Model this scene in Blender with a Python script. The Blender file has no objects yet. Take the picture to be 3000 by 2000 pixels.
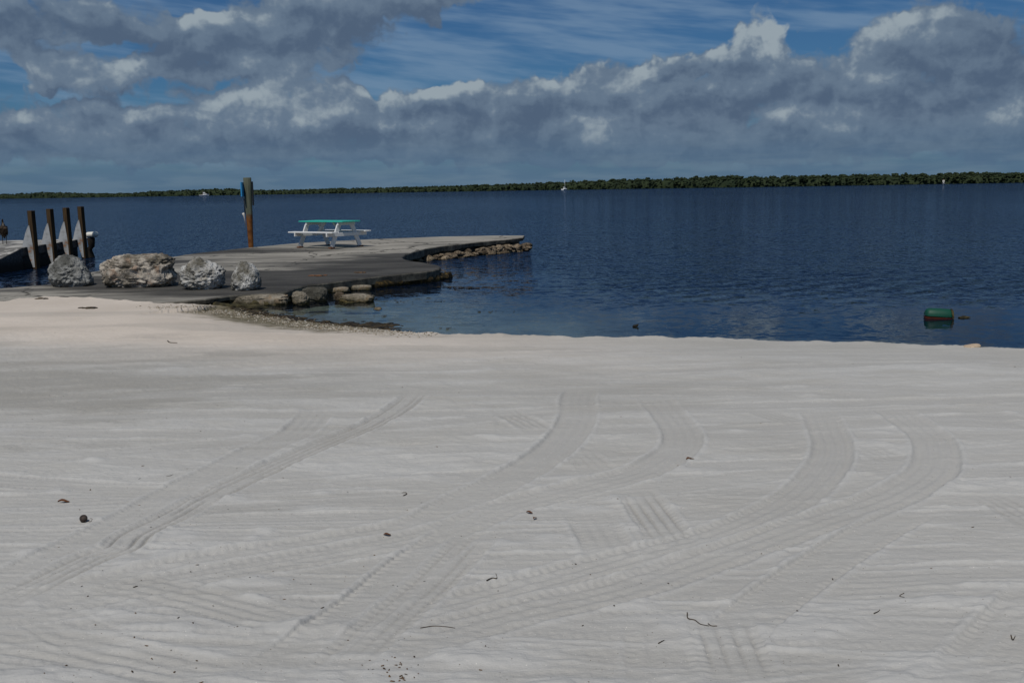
import bpy, bmesh, math, random
import numpy as np
from mathutils import Vector, Matrix

# ------------------------------------------------------------------ camera
SC = bpy.context.scene
COL = SC.collection
F_PX = 3100.0
CAM_Z = 2.0                       # camera above the water (z = 0)
PITCH = math.atan(450.2 / F_PX)
ROLL = math.atan(0.01755)
_f = np.array([0, math.cos(PITCH), -math.sin(PITCH)])
_r0 = np.array([1.0, 0, 0]); _u0 = np.array([0, math.sin(PITCH), math.cos(PITCH)])
_r = math.cos(ROLL) * _r0 - math.sin(ROLL) * _u0
_u = math.sin(ROLL) * _r0 + math.cos(ROLL) * _u0
camd = bpy.data.cameras.new('camera'); cam = bpy.data.objects.new('camera', camd); COL.objects.link(cam)
camd.sensor_width = 36.0; camd.lens = F_PX / 3000 * 36.0
camd.clip_start = 0.1; camd.clip_end = 6000
cam.matrix_world = Matrix(((_r[0], _u[0], -_f[0], 0), (_r[1], _u[1], -_f[1], 0), (_r[2], _u[2], -_f[2], CAM_Z), (0, 0, 0, 1)))
SC.camera = cam

# ------------------------------------------------------------------ light
SUN_VEC = Vector((-0.24, -0.60, 1.0)).normalized()
SUN_EL = math.asin(SUN_VEC.z)
SUN_ROT = math.atan2(SUN_VEC.x, SUN_VEC.y)
sund = bpy.data.lights.new('sun', 'SUN'); sun = bpy.data.objects.new('sun', sund); COL.objects.link(sun)
sund.energy = 4.2; sund.angle = math.radians(0.53); sund.color = (1.0, 0.962, 0.905)
sun.rotation_euler = SUN_VEC.to_track_quat('Z', 'Y').to_euler()
SC.view_settings.view_transform = 'Standard'
SC.view_settings.look = 'None'
SC.view_settings.exposure = -0.66
SC.view_settings.gamma = 1.0
SC.render.engine = 'CYCLES'
SC.cycles.use_denoising = True
SC.cycles.max_bounces = 4; SC.cycles.diffuse_bounces = 2; SC.cycles.glossy_bounces = 3
SC.cycles.transparent_max_bounces = 8
SC.cycles.caustics_reflective = False
SC.cycles.caustics_refractive = False
SKY_STRENGTH = 0.075

# ------------------------------------------------------------------ node helpers
class NT:
    """small wrapper for writing node trees as expressions"""
    def __init__(self, tree):
        self.t = tree; self.n = tree.nodes; self.l = tree.links
    def node(self, typ, **props):
        nd = self.n.new(typ)
        for k, v in props.items(): setattr(nd, k, v)
        return nd
    def put(self, sock, v):
        if isinstance(v, bpy.types.NodeSocket): self.l.new(v, sock)
        elif v is not None:
            if sock.type == 'RGBA' and not isinstance(v, (int, float)) and len(v) == 3: v = (*v, 1)
            sock.default_value = v
    def m(self, op, a, b=None, c=None, clamp=False):
        nd = self.node('ShaderNodeMath', operation=op, use_clamp=clamp)
        self.put(nd.inputs[0], a)
        if b is not None: self.put(nd.inputs[1], b)
        if c is not None: self.put(nd.inputs[2], c)
        return nd.outputs[0]
    def vm(self, op, a, b=None, scale=None):
        nd = self.node('ShaderNodeVectorMath', operation=op)
        self.put(nd.inputs[0], a)
        if b is not None: self.put(nd.inputs[1], b)
        if scale is not None: self.put(nd.inputs['Scale'], scale)
        return nd.outputs['Value'] if op in ('DOT_PRODUCT', 'LENGTH', 'DISTANCE') else nd.outputs[0]
    def xyz(self, x, y, z):
        nd = self.node('ShaderNodeCombineXYZ')
        for s, v in zip(nd.inputs, (x, y, z)): self.put(s, v)
        return nd.outputs[0]
    def sep(self, v):
        nd = self.node('ShaderNodeSeparateXYZ'); self.put(nd.inputs[0], v); return nd.outputs
    def mix(self, fac, a, b, blend='MIX'):
        nd = self.node('ShaderNodeMix', data_type='RGBA', blend_type=blend)
        self.put(nd.inputs[0], fac); self.put(nd.inputs[6], a); self.put(nd.inputs[7], b)
        return nd.outputs[2]
    def ramp(self, v, lo, hi, a=0.0, b=1.0):
        nd = self.node('ShaderNodeMapRange', interpolation_type='SMOOTHSTEP')
        for s, x in zip(nd.inputs, (v, lo, hi, a, b)): self.put(s, x)
        return nd.outputs[0]
    def noise(self, vec, scale, detail=4, rough=0.55, dim='3D', color=False, lac=2.0, dist=0.0):
        nd = self.node('ShaderNodeTexNoise', noise_dimensions=dim)
        self.put(nd.inputs['Vector'], vec); self.put(nd.inputs['Scale'], scale)
        self.put(nd.inputs['Detail'], detail); self.put(nd.inputs['Roughness'], rough)
        self.put(nd.inputs['Lacunarity'], lac); self.put(nd.inputs['Distortion'], dist)
        return nd.outputs['Color'] if color else nd.outputs['Fac']
    def voro(self, vec, scale, feature='SMOOTH_F1', dim='3D', smooth=1.0):
        nd = self.node('ShaderNodeTexVoronoi', voronoi_dimensions=dim, feature=feature)
        self.put(nd.inputs['Vector'], vec); self.put(nd.inputs['Scale'], scale)
        if feature == 'SMOOTH_F1': self.put(nd.inputs['Smoothness'], smooth)
        return nd.outputs['Distance']
    def bump(self, h, strength=0.5, dist=0.01, normal=None):
        nd = self.node('ShaderNodeBump')
        self.put(nd.inputs['Strength'], strength); self.put(nd.inputs['Distance'], dist); self.put(nd.inputs['Height'], h)
        if normal is not None: self.put(nd.inputs['Normal'], normal)
        return nd.outputs[0]
    def attr(self, name):
        nd = self.node('ShaderNodeAttribute', attribute_name=name); return nd.outputs['Fac']
    def obj(self): return self.node('ShaderNodeTexCoord').outputs['Object']
    def pos(self): return self.node('ShaderNodeNewGeometry').outputs['Position']

def srgb(r, g, b):
    f = lambda c: c / 12.92 if c <= 0.04045 else ((c + 0.055) / 1.055) ** 2.4
    return tuple(f(x / 255.0) for x in (r, g, b))

# ------------------------------------------------------------------ sky
W = bpy.data.worlds.new('World'); SC.world = W; W.use_nodes = True
W.cycles.sampling_method = 'MANUAL'; W.cycles.sample_map_resolution = 512
K = 1.0 / (2 ** SC.view_settings.exposure)        # scene radiance that shows as 1.0
def px_uv(px, py):
    """photo pixel to (azimuth, elevation) in degrees"""
    d = _f * F_PX + _r * (px - 1500) + _u * (1000 - py)
    d = d / np.linalg.norm(d)
    return math.degrees(math.atan2(d[0], d[1])), math.degrees(math.asin(d[2]))
# (px, py, rx, ry, weight): cumulus of this sky, by where they stand in the view
CLOUDS = [(240, 80, 290, 55, .95), (40, 60, 160, 80, .5), (930, 60, 360, 100, 1.15), (1290, 20, 200, 55, .9), (700, 120, 200, 60, .6), (240, 220, 230, 68, 1.0), (600, 190, 300, 38, .6),
          (620, 330, 170, 85, .95), (840, 300, 150, 110, 1.0), (1020, 270, 70, 90, .6), (1190, 320, 190, 62, .9), (1290, 270, 60, 55, .5), (120, 345, 260, 55, .7), (390, 385, 160, 70, .7), (1200, 400, 330, 55, .7),
          (2262, 70, 78, 72, 1.05), (2240, 160, 80, 70, .85), (2080, 165, 150, 60, .9), (1930, 230, 170, 62, .8), (2620, 110, 180, 95, 1.0), (2800, 90, 110, 70, .7), (2930, 190, 170, 95, .95), (2300, 260, 800, 85, .75),
          (1590, 265, 180, 85, .85), (1380, 290, 120, 60, .5), (1800, 390, 360, 62, .75), (2250, 330, 400, 50, .65), (2560, 370, 330, 62, .7), (2900, 360, 220, 70, .7), (500, 430, 700, 55, .7), (1500, 440, 700, 50, .6), (2500, 440, 700, 50, .6), (100, 400, 300, 60, .5)]
GAPS = [(1500, 90, 330, 75, .8), (1350, 190, 170, 55, .6), (1850, 60, 250, 60, .7), (2450, 20, 130, 40, .6), (560, 10, 60, 30, .7), (2390, 120, 50, 40, .4), (1130, 215, 170, 45, .7), (330, 132, 150, 20, .8), (10, 215, 40, 30, .5), (470, 290, 90, 34, .7), (620, 245, 150, 18, .5), (560, 20, 60, 50, .5), (180, 300, 200, 14, .4), (2080, 60, 110, 40, .5)]

# where the cloud masses are thick (dark, negative) or thin and sunlit (positive)
LIT = [(740, 290, 170, 95, .30), (900, 300, 130, 80, .24), (230, 215, 190, 60, .26), (2262, 62, 75, 62, .52), (2250, 150, 60, 55, .42), (1830, 262, 110, 42, .25), (2540, 205, 110, 45, .30), (1740, 370, 60, 55, .34), (2370, 328, 130, 26, .28), (1190, 362, 70, 28, .4), (1285, 272, 45, 30, .28),
       (600, 50, 120, 60, .08), (2650, 45, 80, 55, .35), (1600, 240, 90, 55, .25), (350, 378, 60, 40, .22), (2560, 375, 120, 35, .2), (2960, 320, 70, 30, .25), (2080, 245, 120, 25, .2),
       (270, 75, 260, 55, -.22), (1150, 95, 260, 70, -.22), (1980, 185, 130, 40, -.2), (2800, 190, 230, 70, -.2), (2150, 290, 220, 35, -.2), (900, 405, 330, 32, -.2), (560, 180, 220, 40, -.2), (260, 285, 260, 22, -.25), (1480, 330, 200, 40, -.18), (2600, 450, 500, 60, -.1)]
def cloud_group():
    g = bpy.data.node_groups.new('cloud_density', 'ShaderNodeTree')
    g.interface.new_socket('UV', in_out='INPUT', socket_type='NodeSocketVector')
    g.interface.new_socket('D', in_out='OUTPUT', socket_type='NodeSocketFloat')
    t = NT(g); gi = t.node('NodeGroupInput'); go = t.node('NodeGroupOutput')
    uv = gi.outputs[0]
    # gentle domain warp so that outlines are not ellipses
    wv = t.vm('MULTIPLY', t.vm('SUBTRACT', t.noise(uv, 0.33, 2, .5, '2D', True), (.5, .5, .5)), (3.0, 1.8, 0))
    w2 = t.vm('MULTIPLY', t.vm('SUBTRACT', t.noise(uv, 1.3, 2, .5, '2D', True), (.5, .5, .5)), (.7, .7, 0))
    p = t.vm('ADD', t.vm('ADD', uv, wv), w2)
    total = None
    for lst, sgn in ((CLOUDS, 1), (GAPS, -1)):
        for (px, py, rx, ry, wgt) in lst:
            u, v = px_uv(px, py); ru = math.degrees(rx / F_PX) * 1.09; rv = math.degrees(ry / F_PX) * 1.09
            q = t.vm('MULTIPLY', t.vm('SUBTRACT', p, (u, v, 0)), (1 / ru, 1 / rv, 0))
            e = t.m('MULTIPLY', t.m('POWER', 2.71828, t.m('MULTIPLY', t.vm('DOT_PRODUCT', q, q), -1.0)), sgn * wgt)
            total = e if total is None else t.m('ADD', total, e)
    total = t.m('MINIMUM', total, 1.1)
    # outside the view the same kind of broken cumulus field goes on
    s = t.sep(uv)
    inview = t.m('MULTIPLY', t.ramp(t.m('ABSOLUTE', s[0]), 28, 36, 1, 0), t.ramp(s[1], 10.5, 15, 1, 0))
    field = t.m('ADD', t.m('MULTIPLY', t.ramp(t.noise(t.vm('MULTIPLY', uv, (1, 1.6, 0)), .11, 2, .5, '2D'), .42, .68), 1.1), -.05)
    mask = t.m('ADD', t.m('MULTIPLY', total, inview), t.m('MULTIPLY', field, t.m('SUBTRACT', 1, inview)))
    st = t.vm('MULTIPLY', p, (1, 1.3, 1))
    fb = t.m('SUBTRACT', t.noise(st, .5, 6, .5, '2D'), .5)
    v1 = t.m('SUBTRACT', .42, t.voro(st, .62, dim='2D'))
    v2 = t.m('SUBTRACT', .42, t.voro(t.vm('ADD', st, w2), 1.6, dim='2D'))
    D = t.m('ADD', t.m('MULTIPLY', mask, .9), t.m('MULTIPLY', fb, .8))
    D = t.m('ADD', D, t.m('MULTIPLY', v1, .42)); D = t.m('ADD', D, t.m('MULTIPLY', v2, .20))
    t.l.new(D, go.inputs[0])
    return g

def build_world():
    wt = NT(W.node_tree); wt.n.clear()
    out = wt.node('ShaderNodeOutputWorld'); bg = wt.node('ShaderNodeBackground'); wt.l.new(bg.outputs[0], out.inputs[0])
    sky = wt.node('ShaderNodeTexSky', sky_type='NISHITA', sun_disc=False)
    sky.sun_elevation = SUN_EL; sky.sun_rotation = SUN_ROT; sky.air_density = 1.0; sky.dust_density = 0.15; sky.ozone_density = 3.0; sky.altitude = 0
    d = wt.node('ShaderNodeTexCoord').outputs['Generated']
    s = wt.sep(wt.vm('NORMALIZE', d))
    u = wt.m('MULTIPLY', wt.m('ARCTAN2', s[0], s[1]), 57.29578)
    v = wt.m('MULTIPLY', wt.m('ARCSINE', s[2]), 57.29578)
    v0 = wt.m('MAXIMUM', v, 0.0)
    uv = wt.xyz(u, v0, 0)
    G = cloud_group()
    def D(vec):
        nd = wt.node('ShaderNodeGroup'); nd.node_tree = G; wt.l.new(vec, nd.inputs[0]); return nd.outputs[0]
    d0 = D(uv); d1 = D(wt.vm('ADD', uv, (-.30, .62, 0)))
    fine = wt.m('SUBTRACT', wt.noise(uv, 3.2, 5, .6, '2D'), .5)
    dd = wt.m('ADD', d0, wt.m('MULTIPLY', fine, .16))
    edge = wt.m('ADD', .20, wt.m('MULTIPLY', wt.noise(uv, .45, 1, .5, '2D'), .34))
    a = wt.ramp(dd, .44, wt.m('ADD', .44, edge))
    body = wt.ramp(d0, .46, .95, .22, 1)
    lit = wt.m('ADD', wt.m('MULTIPLY', wt.m('MULTIPLY', wt.m('SUBTRACT', d0, d1), .62), body), .36)
    uvw = wt.vm('ADD', uv, wt.vm('MULTIPLY', wt.vm('SUBTRACT', wt.noise(uv, .9, 4, .6, '2D', True), (.5, .5, .5)), (2.2, 1.4, 0)))
    patch = wt.m('MULTIPLY', wt.m('SUBTRACT', wt.noise(wt.vm('MULTIPLY', uv, (1, 1.9, 1)), .34, 4, .55, '2D'), .5), .80)
    for (px, py, rx, ry, wg) in LIT:
        uu, vv = px_uv(px, py); q = wt.vm('MULTIPLY', wt.vm('SUBTRACT', uvw, (uu, vv, 0)), (1 / math.degrees(rx / F_PX), 1 / math.degrees(ry / F_PX), 0))
        patch = wt.m('ADD', patch, wt.m('MULTIPLY', wt.m('POWER', 2.71828, wt.m('MULTIPLY', wt.vm('DOT_PRODUCT', q, q), -1.0)), wg))
    lit = wt.m('ADD', wt.m('ADD', lit, patch), wt.m('MULTIPLY', fine, .18), clamp=True)
    inv = 1.0 / SKY_STRENGTH * K
    c = lambda r, g_, b: tuple(x * inv for x in srgb(r, g_, b))
    dark = c(79, 97, 120); mid = c(100, 118, 138); light = c(147, 160, 169)
    cc = wt.mix(wt.ramp(lit, .05, .55), dark, mid); cc = wt.mix(wt.ramp(lit, .5, 1.0), cc, light)
    # clear sky: Nishita, tinted to this day's deep blue; thin high veil
    clear = wt.mix(1.0, sky.outputs[0], SKY_TINT, 'MULTIPLY')
    veil = wt.m('MULTIPLY', wt.ramp(wt.noise(wt.vm('MULTIPLY', wt.vm('ADD', uv, wt.vm('MULTIPLY', wt.xyz(v0, u, 0), (0, .12, 0))), (.10, .75, 1)), 1.0, 4, .6, '2D'), .36, .72), .55)
    clear = wt.mix(veil, clear, c(122, 146, 170))
    col = wt.mix(a, clear, cc)
    # distant grey-blue cloud deck and moist air low over the water
    hz = wt.ramp(v0, .3, 3.7, 1, 0)
    hzc = wt.mix(wt.ramp(wt.noise(wt.vm('MULTIPLY', uv, (.25, 1.6, 1)), .9, 3, .55, '2D'), .35, .7), c(80, 106, 131), c(93, 116, 137))
    col = wt.mix(wt.m('MULTIPLY', hz, .93), col, hzc)
    wt.put(bg.inputs['Color'], col); bg.inputs['Strength'].default_value = SKY_STRENGTH
SKY_TINT = (0.29, 0.545, 0.84)
build_world()

# ------------------------------------------------------------------ pixel -> place
def ray(px, py):
    return _f * F_PX + _r * (px - 1500) + _u * (1000 - py)
def on_z(px, py, z):
    d = ray(px, py); t = (z - CAM_Z) / d[2]; return np.array([d[0] * t, d[1] * t, z])
def at_y(px, py, y):
    d = ray(px, py); t = y / d[1]; return np.array([d[0] * t, y, CAM_Z + d[2] * t])
PZ0, PZS, PZY = 0.257, 0.0142, 23.2
def pier_z(y): return PZ0 + PZS * (y - PZY)
def on_pier(px, py):
    d = ray(px, py)          # cam + d t on plane z = PZ0 + PZS (y - PZY)
    t = (PZ0 - PZS * PZY - CAM_Z) / (d[2] - PZS * d[1]); return np.array([d[0] * t, d[1] * t, CAM_Z + d[2] * t])

# ------------------------------------------------------------------ numpy noise
def _h(ix, iy, iz, seed):
    h = (ix.astype(np.int64) * 374761393 + iy.astype(np.int64) * 668265263 + iz.astype(np.int64) * 2147483647 + seed * 1274126177) & 0xffffffff
    h = ((h ^ (h >> 13)) * 1274126177) & 0xffffffff
    h = ((h ^ (h >> 16)) * 2246822519) & 0xffffffff
    return ((h ^ (h >> 15)) & 0xffffff) / float(0xffffff) * 2 - 1
def n2(x, y, seed=0):
    ix = np.floor(x); iy = np.floor(y); fx = x - ix; fy = y - iy
    u = fx * fx * fx * (fx * (fx * 6 - 15) + 10); v = fy * fy * fy * (fy * (fy * 6 - 15) + 10)
    z = np.zeros_like(ix)
    a = _h(ix, iy, z, seed); b = _h(ix + 1, iy, z, seed); c = _h(ix, iy + 1, z, seed); d = _h(ix + 1, iy + 1, z, seed)
    return (a * (1 - u) + b * u) * (1 - v) + (c * (1 - u) + d * u) * v
def fbm2(x, y, octv=4, seed=0, g=.5):
    r = 0; a = 1; s = 0
    for o in range(octv):
        r = r + a * n2(x * 2 ** o + o * 17.3, y * 2 ** o - o * 9.1, seed + o); s += a; a *= g
    return r / s
def n3(p, seed=0):
    i = np.floor(p); f = p - i; w = f * f * f * (f * (f * 6 - 15) + 10); r = 0
    for dx in (0, 1):
        for dy in (0, 1):
            for dz in (0, 1):
                k = (w[:, 0] if dx else 1 - w[:, 0]) * (w[:, 1] if dy else 1 - w[:, 1]) * (w[:, 2] if dz else 1 - w[:, 2])
                r = r + k * _h(i[:, 0] + dx, i[:, 1] + dy, i[:, 2] + dz, seed)
    return r
def fbm3(p, octv=4, seed=0, g=.5):
    r = 0; a = 1; s = 0
    for o in range(octv):
        r = r + a * n3(p * 2 ** o + o * 11.7, seed + o); s += a; a *= g
    return r / s
def sst(x, a, b):
    t = np.clip((x - a) / (b - a), 0, 1); return t * t * (3 - 2 * t)

# ------------------------------------------------------------------ object helpers
def finish(name, me, mat=None, parent=None, smooth=True):
    if mat is not None: me.materials.append(mat)
    if smooth: me.polygons.foreach_set('use_smooth', np.ones(len(me.polygons), dtype=bool))
    o = bpy.data.objects.new(name, me); COL.objects.link(o)
    if parent is not None: o.parent = parent
    return o
def tag(o, label=None, cat=None, group=None, kind=None):
    if label: o['label'] = label
    if cat: o['category'] = cat
    if group: o['group'] = group
    if kind: o['kind'] = kind
    return o
def thing(name, label, cat, loc=(0, 0, 0), rz=0, group=None):
    o = bpy.data.objects.new(name, None); COL.objects.link(o); o.empty_display_size = .1
    o.location = loc; o.rotation_euler.z = rz
    return tag(o, label, cat, group)
def grid_mesh(name, X, Y, Z):
    nr, nc = X.shape
    me = bpy.data.meshes.new(name)
    co = np.stack([X, Y, Z], -1).reshape(-1, 3).astype(np.float32)
    idx = np.arange(nr * nc).reshape(nr, nc)
    q = np.stack([idx[:-1, :-1], idx[:-1, 1:], idx[1:, 1:], idx[1:, :-1]], -1).reshape(-1, 4)
    set_mesh(me, co, q); return me
def set_mesh(me, co, faces):
    k = faces.shape[1]
    me.vertices.add(len(co)); me.vertices.foreach_set('co', np.ascontiguousarray(co, dtype=np.float32).ravel())
    me.loops.add(faces.size); me.loops.foreach_set('vertex_index', faces.astype(np.int32).ravel())
    me.polygons.add(len(faces)); me.polygons.foreach_set('loop_start', np.arange(0, faces.size, k, dtype=np.int32))
    me.update(calc_edges=True)
def fattr(me, name, v):
    a = me.attributes.new(name, 'FLOAT', 'POINT'); a.data.foreach_set('value', np.ascontiguousarray(v, dtype=np.float32).ravel())
def bm_mesh(name, bm):
    me = bpy.data.meshes.new(name); bmesh.ops.recalc_face_normals(bm, faces=bm.faces); bm.to_mesh(me); bm.free(); return me
def box_bm(cx, cy, cz, sx, sy, sz, bevel=.004, bm=None, mat=None):
    b = bmesh.new(); bmesh.ops.create_cube(b, size=1)
    bmesh.ops.scale(b, vec=(sx, sy, sz), verts=b.verts)
    if bevel: bmesh.ops.bevel(b, geom=list(b.edges), offset=bevel, segments=1, affect='EDGES')
    if mat is not None: bmesh.ops.transform(b, matrix=mat, verts=b.verts)
    bmesh.ops.translate(b, vec=(cx, cy, cz), verts=b.verts)
    return b
def beam(p0, p1, w, t, up=(0, 0, 1), bevel=.004):
    """rectangular bar p0->p1, w across, t along up"""
    p0 = Vector(p0); p1 = Vector(p1); z = (p1 - p0); L = z.length; z.normalize()
    u = Vector(up); x = u.cross(z).normalized(); y = z.cross(x)
    m = Matrix((x, y, z)).transposed().to_4x4()
    c = (p0 + p1) / 2
    return box_bm(c.x, c.y, c.z, w, t, L, bevel, mat=m)
def tube_bm(pts, rad, n=8, cap=True):
    bm = bmesh.new(); rings = []
    pts = [Vector(p) for p in pts]
    if not hasattr(rad, '__len__'): rad = [rad] * len(pts)
    ref = Vector((0, 0, 1))
    for i, p in enumerate(pts):
        d = (pts[min(i + 1, len(pts) - 1)] - pts[max(i - 1, 0)]).normalized()
        if abs(d.dot(ref)) > .95: rf = Vector((1, 0, 0))
        else: rf = ref
        x = rf.cross(d).normalized(); y = d.cross(x)
        rings.append([bm.verts.new(p + (x * math.cos(a) + y * math.sin(a)) * rad[i]) for a in [2 * math.pi * k / n for k in range(n)]])
    for a, b in zip(rings, rings[1:]):
        for k in range(n): bm.faces.new((a[k], a[(k + 1) % n], b[(k + 1) % n], b[k]))
    if cap: bm.faces.new(rings[0][::-1]); bm.faces.new(rings[-1])
    return bm
def lathe_bm(prof, n=20, axis='Z'):
    bm = bmesh.new(); rings = []
    for r, z in prof:
        rings.append([bm.verts.new((r * math.cos(a), r * math.sin(a), z)) for a in [2 * math.pi * k / n for k in range(n)]])
    for a, b in zip(rings, rings[1:]):
        for k in range(n): bm.faces.new((a[k], a[(k + 1) % n], b[(k + 1) % n], b[k]))
    bm.faces.new(rings[0][::-1]); bm.faces.new(rings[-1])
    return bm
def prism_bm(pts, vec):
    """polygon pts (3D) extruded by vec"""
    bm = bmesh.new(); v = Vector(vec)
    a = [bm.verts.new(Vector(p)) for p in pts]; b = [bm.verts.new(Vector(p) + v) for p in pts]
    n = len(pts); bm.faces.new(a[::-1]); bm.faces.new(b)
    for k in range(n): bm.faces.new((a[k], a[(k + 1) % n], b[(k + 1) % n], b[k]))
    return bm
def ico(sub):
    bm = bmesh.new(); bmesh.ops.create_icosphere(bm, subdivisions=sub, radius=1)
    bm.verts.ensure_lookup_table()
    v = np.array([p.co[:] for p in bm.verts]); f = np.array([[q.index for q in p.verts] for p in bm.faces]); bm.free()
    return v, f
ICO = {k: ico(k) for k in (1, 2, 3, 5, 6)}

# ------------------------------------------------------------------ materials
def material(name, fn, rough=.85, spec=.3):
    m = bpy.data.materials.new(name); m.use_nodes = True
    t = NT(m.node_tree); p = t.n['Principled BSDF']
    p.inputs['Roughness'].default_value = rough; p.inputs['Specular IOR Level'].default_value = spec
    fn(t, p); return m
def set_col(t, p, c): t.put(p.inputs['Base Color'], c)
def set_nrm(t, p, n): t.put(p.inputs['Normal'], n)

def m_sand(t, p):
    o = t.obj()
    n1 = t.noise(o, .55, 5, .6); n2_ = t.noise(t.vm('MULTIPLY', o, (.35, 1.6, 1)), 3.0, 5, .6); n3_ = t.noise(o, 60, 3, .7)
    c = t.mix(t.ramp(n1, .3, .7), (.412, .393, .354), (.470, .451, .412))
    c = t.mix(t.m('MULTIPLY', t.ramp(n2_, .35, .7), .45), c, (.365, .35, .32))
    c = t.mix(t.m('MULTIPLY', t.attr('loose'), .6), c, (.525, .515, .49))
    c = t.mix(t.m('MULTIPLY', t.attr('pressed'), .35), c, (.41, .402, .388))
    c = t.mix(t.attr('beige'), c, t.mix(t.ramp(n1, .3, .7), (.56, .485, .405), (.64, .56, .475)))
    c = t.mix(t.attr('dark_sand'), c, (.285, .268, .235))
    c = t.mix(t.m('MULTIPLY', t.attr('groove_shade'), .62), c, (.20, .19, .17))  # shade inside the tread grooves, put into the sand colour
    # grains and shell crumbs
    c = t.mix(t.m('MULTIPLY', t.ramp(n3_, .55, .8), .5), c, (.6, .58, .54))
    sp = t.voro(o, 34, 'F1'); c = t.mix(t.ramp(sp, .10, .06), c, t.mix(t.ramp(t.noise(o, 9, 2), .45, .55), (.16, .13, .10), (.68, .64, .58)))
    # wet, algae-brown ground close to the water level
    z = t.sep(t.pos())[2]
    wet = t.ramp(t.m('ADD', z, t.m('MULTIPLY', t.m('SUBTRACT', t.noise(o, 2.5, 4, .6), .5), .16)), .15, .05)
    wetc = t.mix(t.ramp(t.noise(o, 7, 4, .6), .35, .65), (.10, .085, .05), (.22, .19, .13))
    c = t.mix(t.m('MULTIPLY', wet, t.attr('weedy')), c, wetc)
    c = t.mix(t.ramp(z, -.02, -.3), c, t.mix(t.ramp(t.noise(o, .8, 4, .6), .35, .65), (.15, .15, .125), (.26, .255, .215)))
    set_col(t, p, c)
    b = t.m('ADD', t.m('MULTIPLY', t.noise(o, 90, 4, .7), .5), t.m('MULTIPLY', t.noise(t.vm('MULTIPLY', o, (.5, 1.4, 1)), 22, 4, .65), 1.0))
    set_nrm(t, p, t.bump(b, .55, .012))
MAT_SAND = material('sand', m_sand, .92, .15)

def m_seabed(t, p):
    o = t.obj()
    set_col(t, p, t.mix(t.ramp(t.noise(o, .35, 5, .6), .4, .6), (.05, .055, .04), (.16, .16, .12)))
MAT_SEABED = material('seabed', m_seabed)

def m_water(t, p):
    t.n.remove(p); out = t.n['Material Output']
    pos = t.pos(); s = t.sep(pos)
    calm = t.attr('chop')
    def wob(vec, sc, det, rough):
        return t.vm('SUBTRACT', t.noise(vec, sc, det, rough, color=True), (.5, .5, .5))
    st = t.vm('MULTIPLY', pos, (.75, 1.0, 1))
    a1 = wob(st, .5, 2, .6); a2 = wob(st, 4.8, 3, .6); a3 = wob(st, 14.0, 2, .6)
    nv = t.vm('ADD', t.vm('ADD', t.vm('SCALE', a1, scale=.30), t.vm('SCALE', a2, scale=1.9)), t.vm('SCALE', a3, scale=1.5))
    nv = t.vm('MULTIPLY', nv, (.8, 1, 0)); nv = t.vm('SCALE', nv, scale=calm)
    g = t.node('ShaderNodeNewGeometry').outputs['Normal']
    nrm = t.vm('NORMALIZE', t.vm('ADD', g, nv))
    fr = t.node('ShaderNodeFresnel'); fr.inputs['IOR'].default_value = 1.333; t.put(fr.inputs['Normal'], nrm)
    gl = t.node('ShaderNodeBsdfGlossy'); gl.inputs['Roughness'].default_value = .04; gl.inputs['Color'].default_value = (.60, .65, .72, 1); t.put(gl.inputs['Normal'], nrm)
    df = t.node('ShaderNodeBsdfDiffuse'); t.put(df.inputs['Color'], t.mix(t.ramp(t.noise(pos, .03, 3, .5), .35, .65), (.004, .013, .036), (.005, .017, .044)))
    tr = t.node('ShaderNodeBsdfTransparent'); tr.inputs['Color'].default_value = (.80, .92, .93, 1)
    body = t.node('ShaderNodeMixShader'); t.put(body.inputs[0], t.attr('deep')); t.l.new(tr.outputs[0], body.inputs[1]); t.l.new(df.outputs[0], body.inputs[2])
    mx = t.node('ShaderNodeMixShader'); t.put(mx.inputs[0], fr.outputs[0]); t.l.new(body.outputs[0], mx.inputs[1]); t.l.new(gl.outputs[0], mx.inputs[2])
    t.l.new(mx.outputs[0], out.inputs['Surface'])
MAT_WATER = material('water', m_water)

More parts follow.
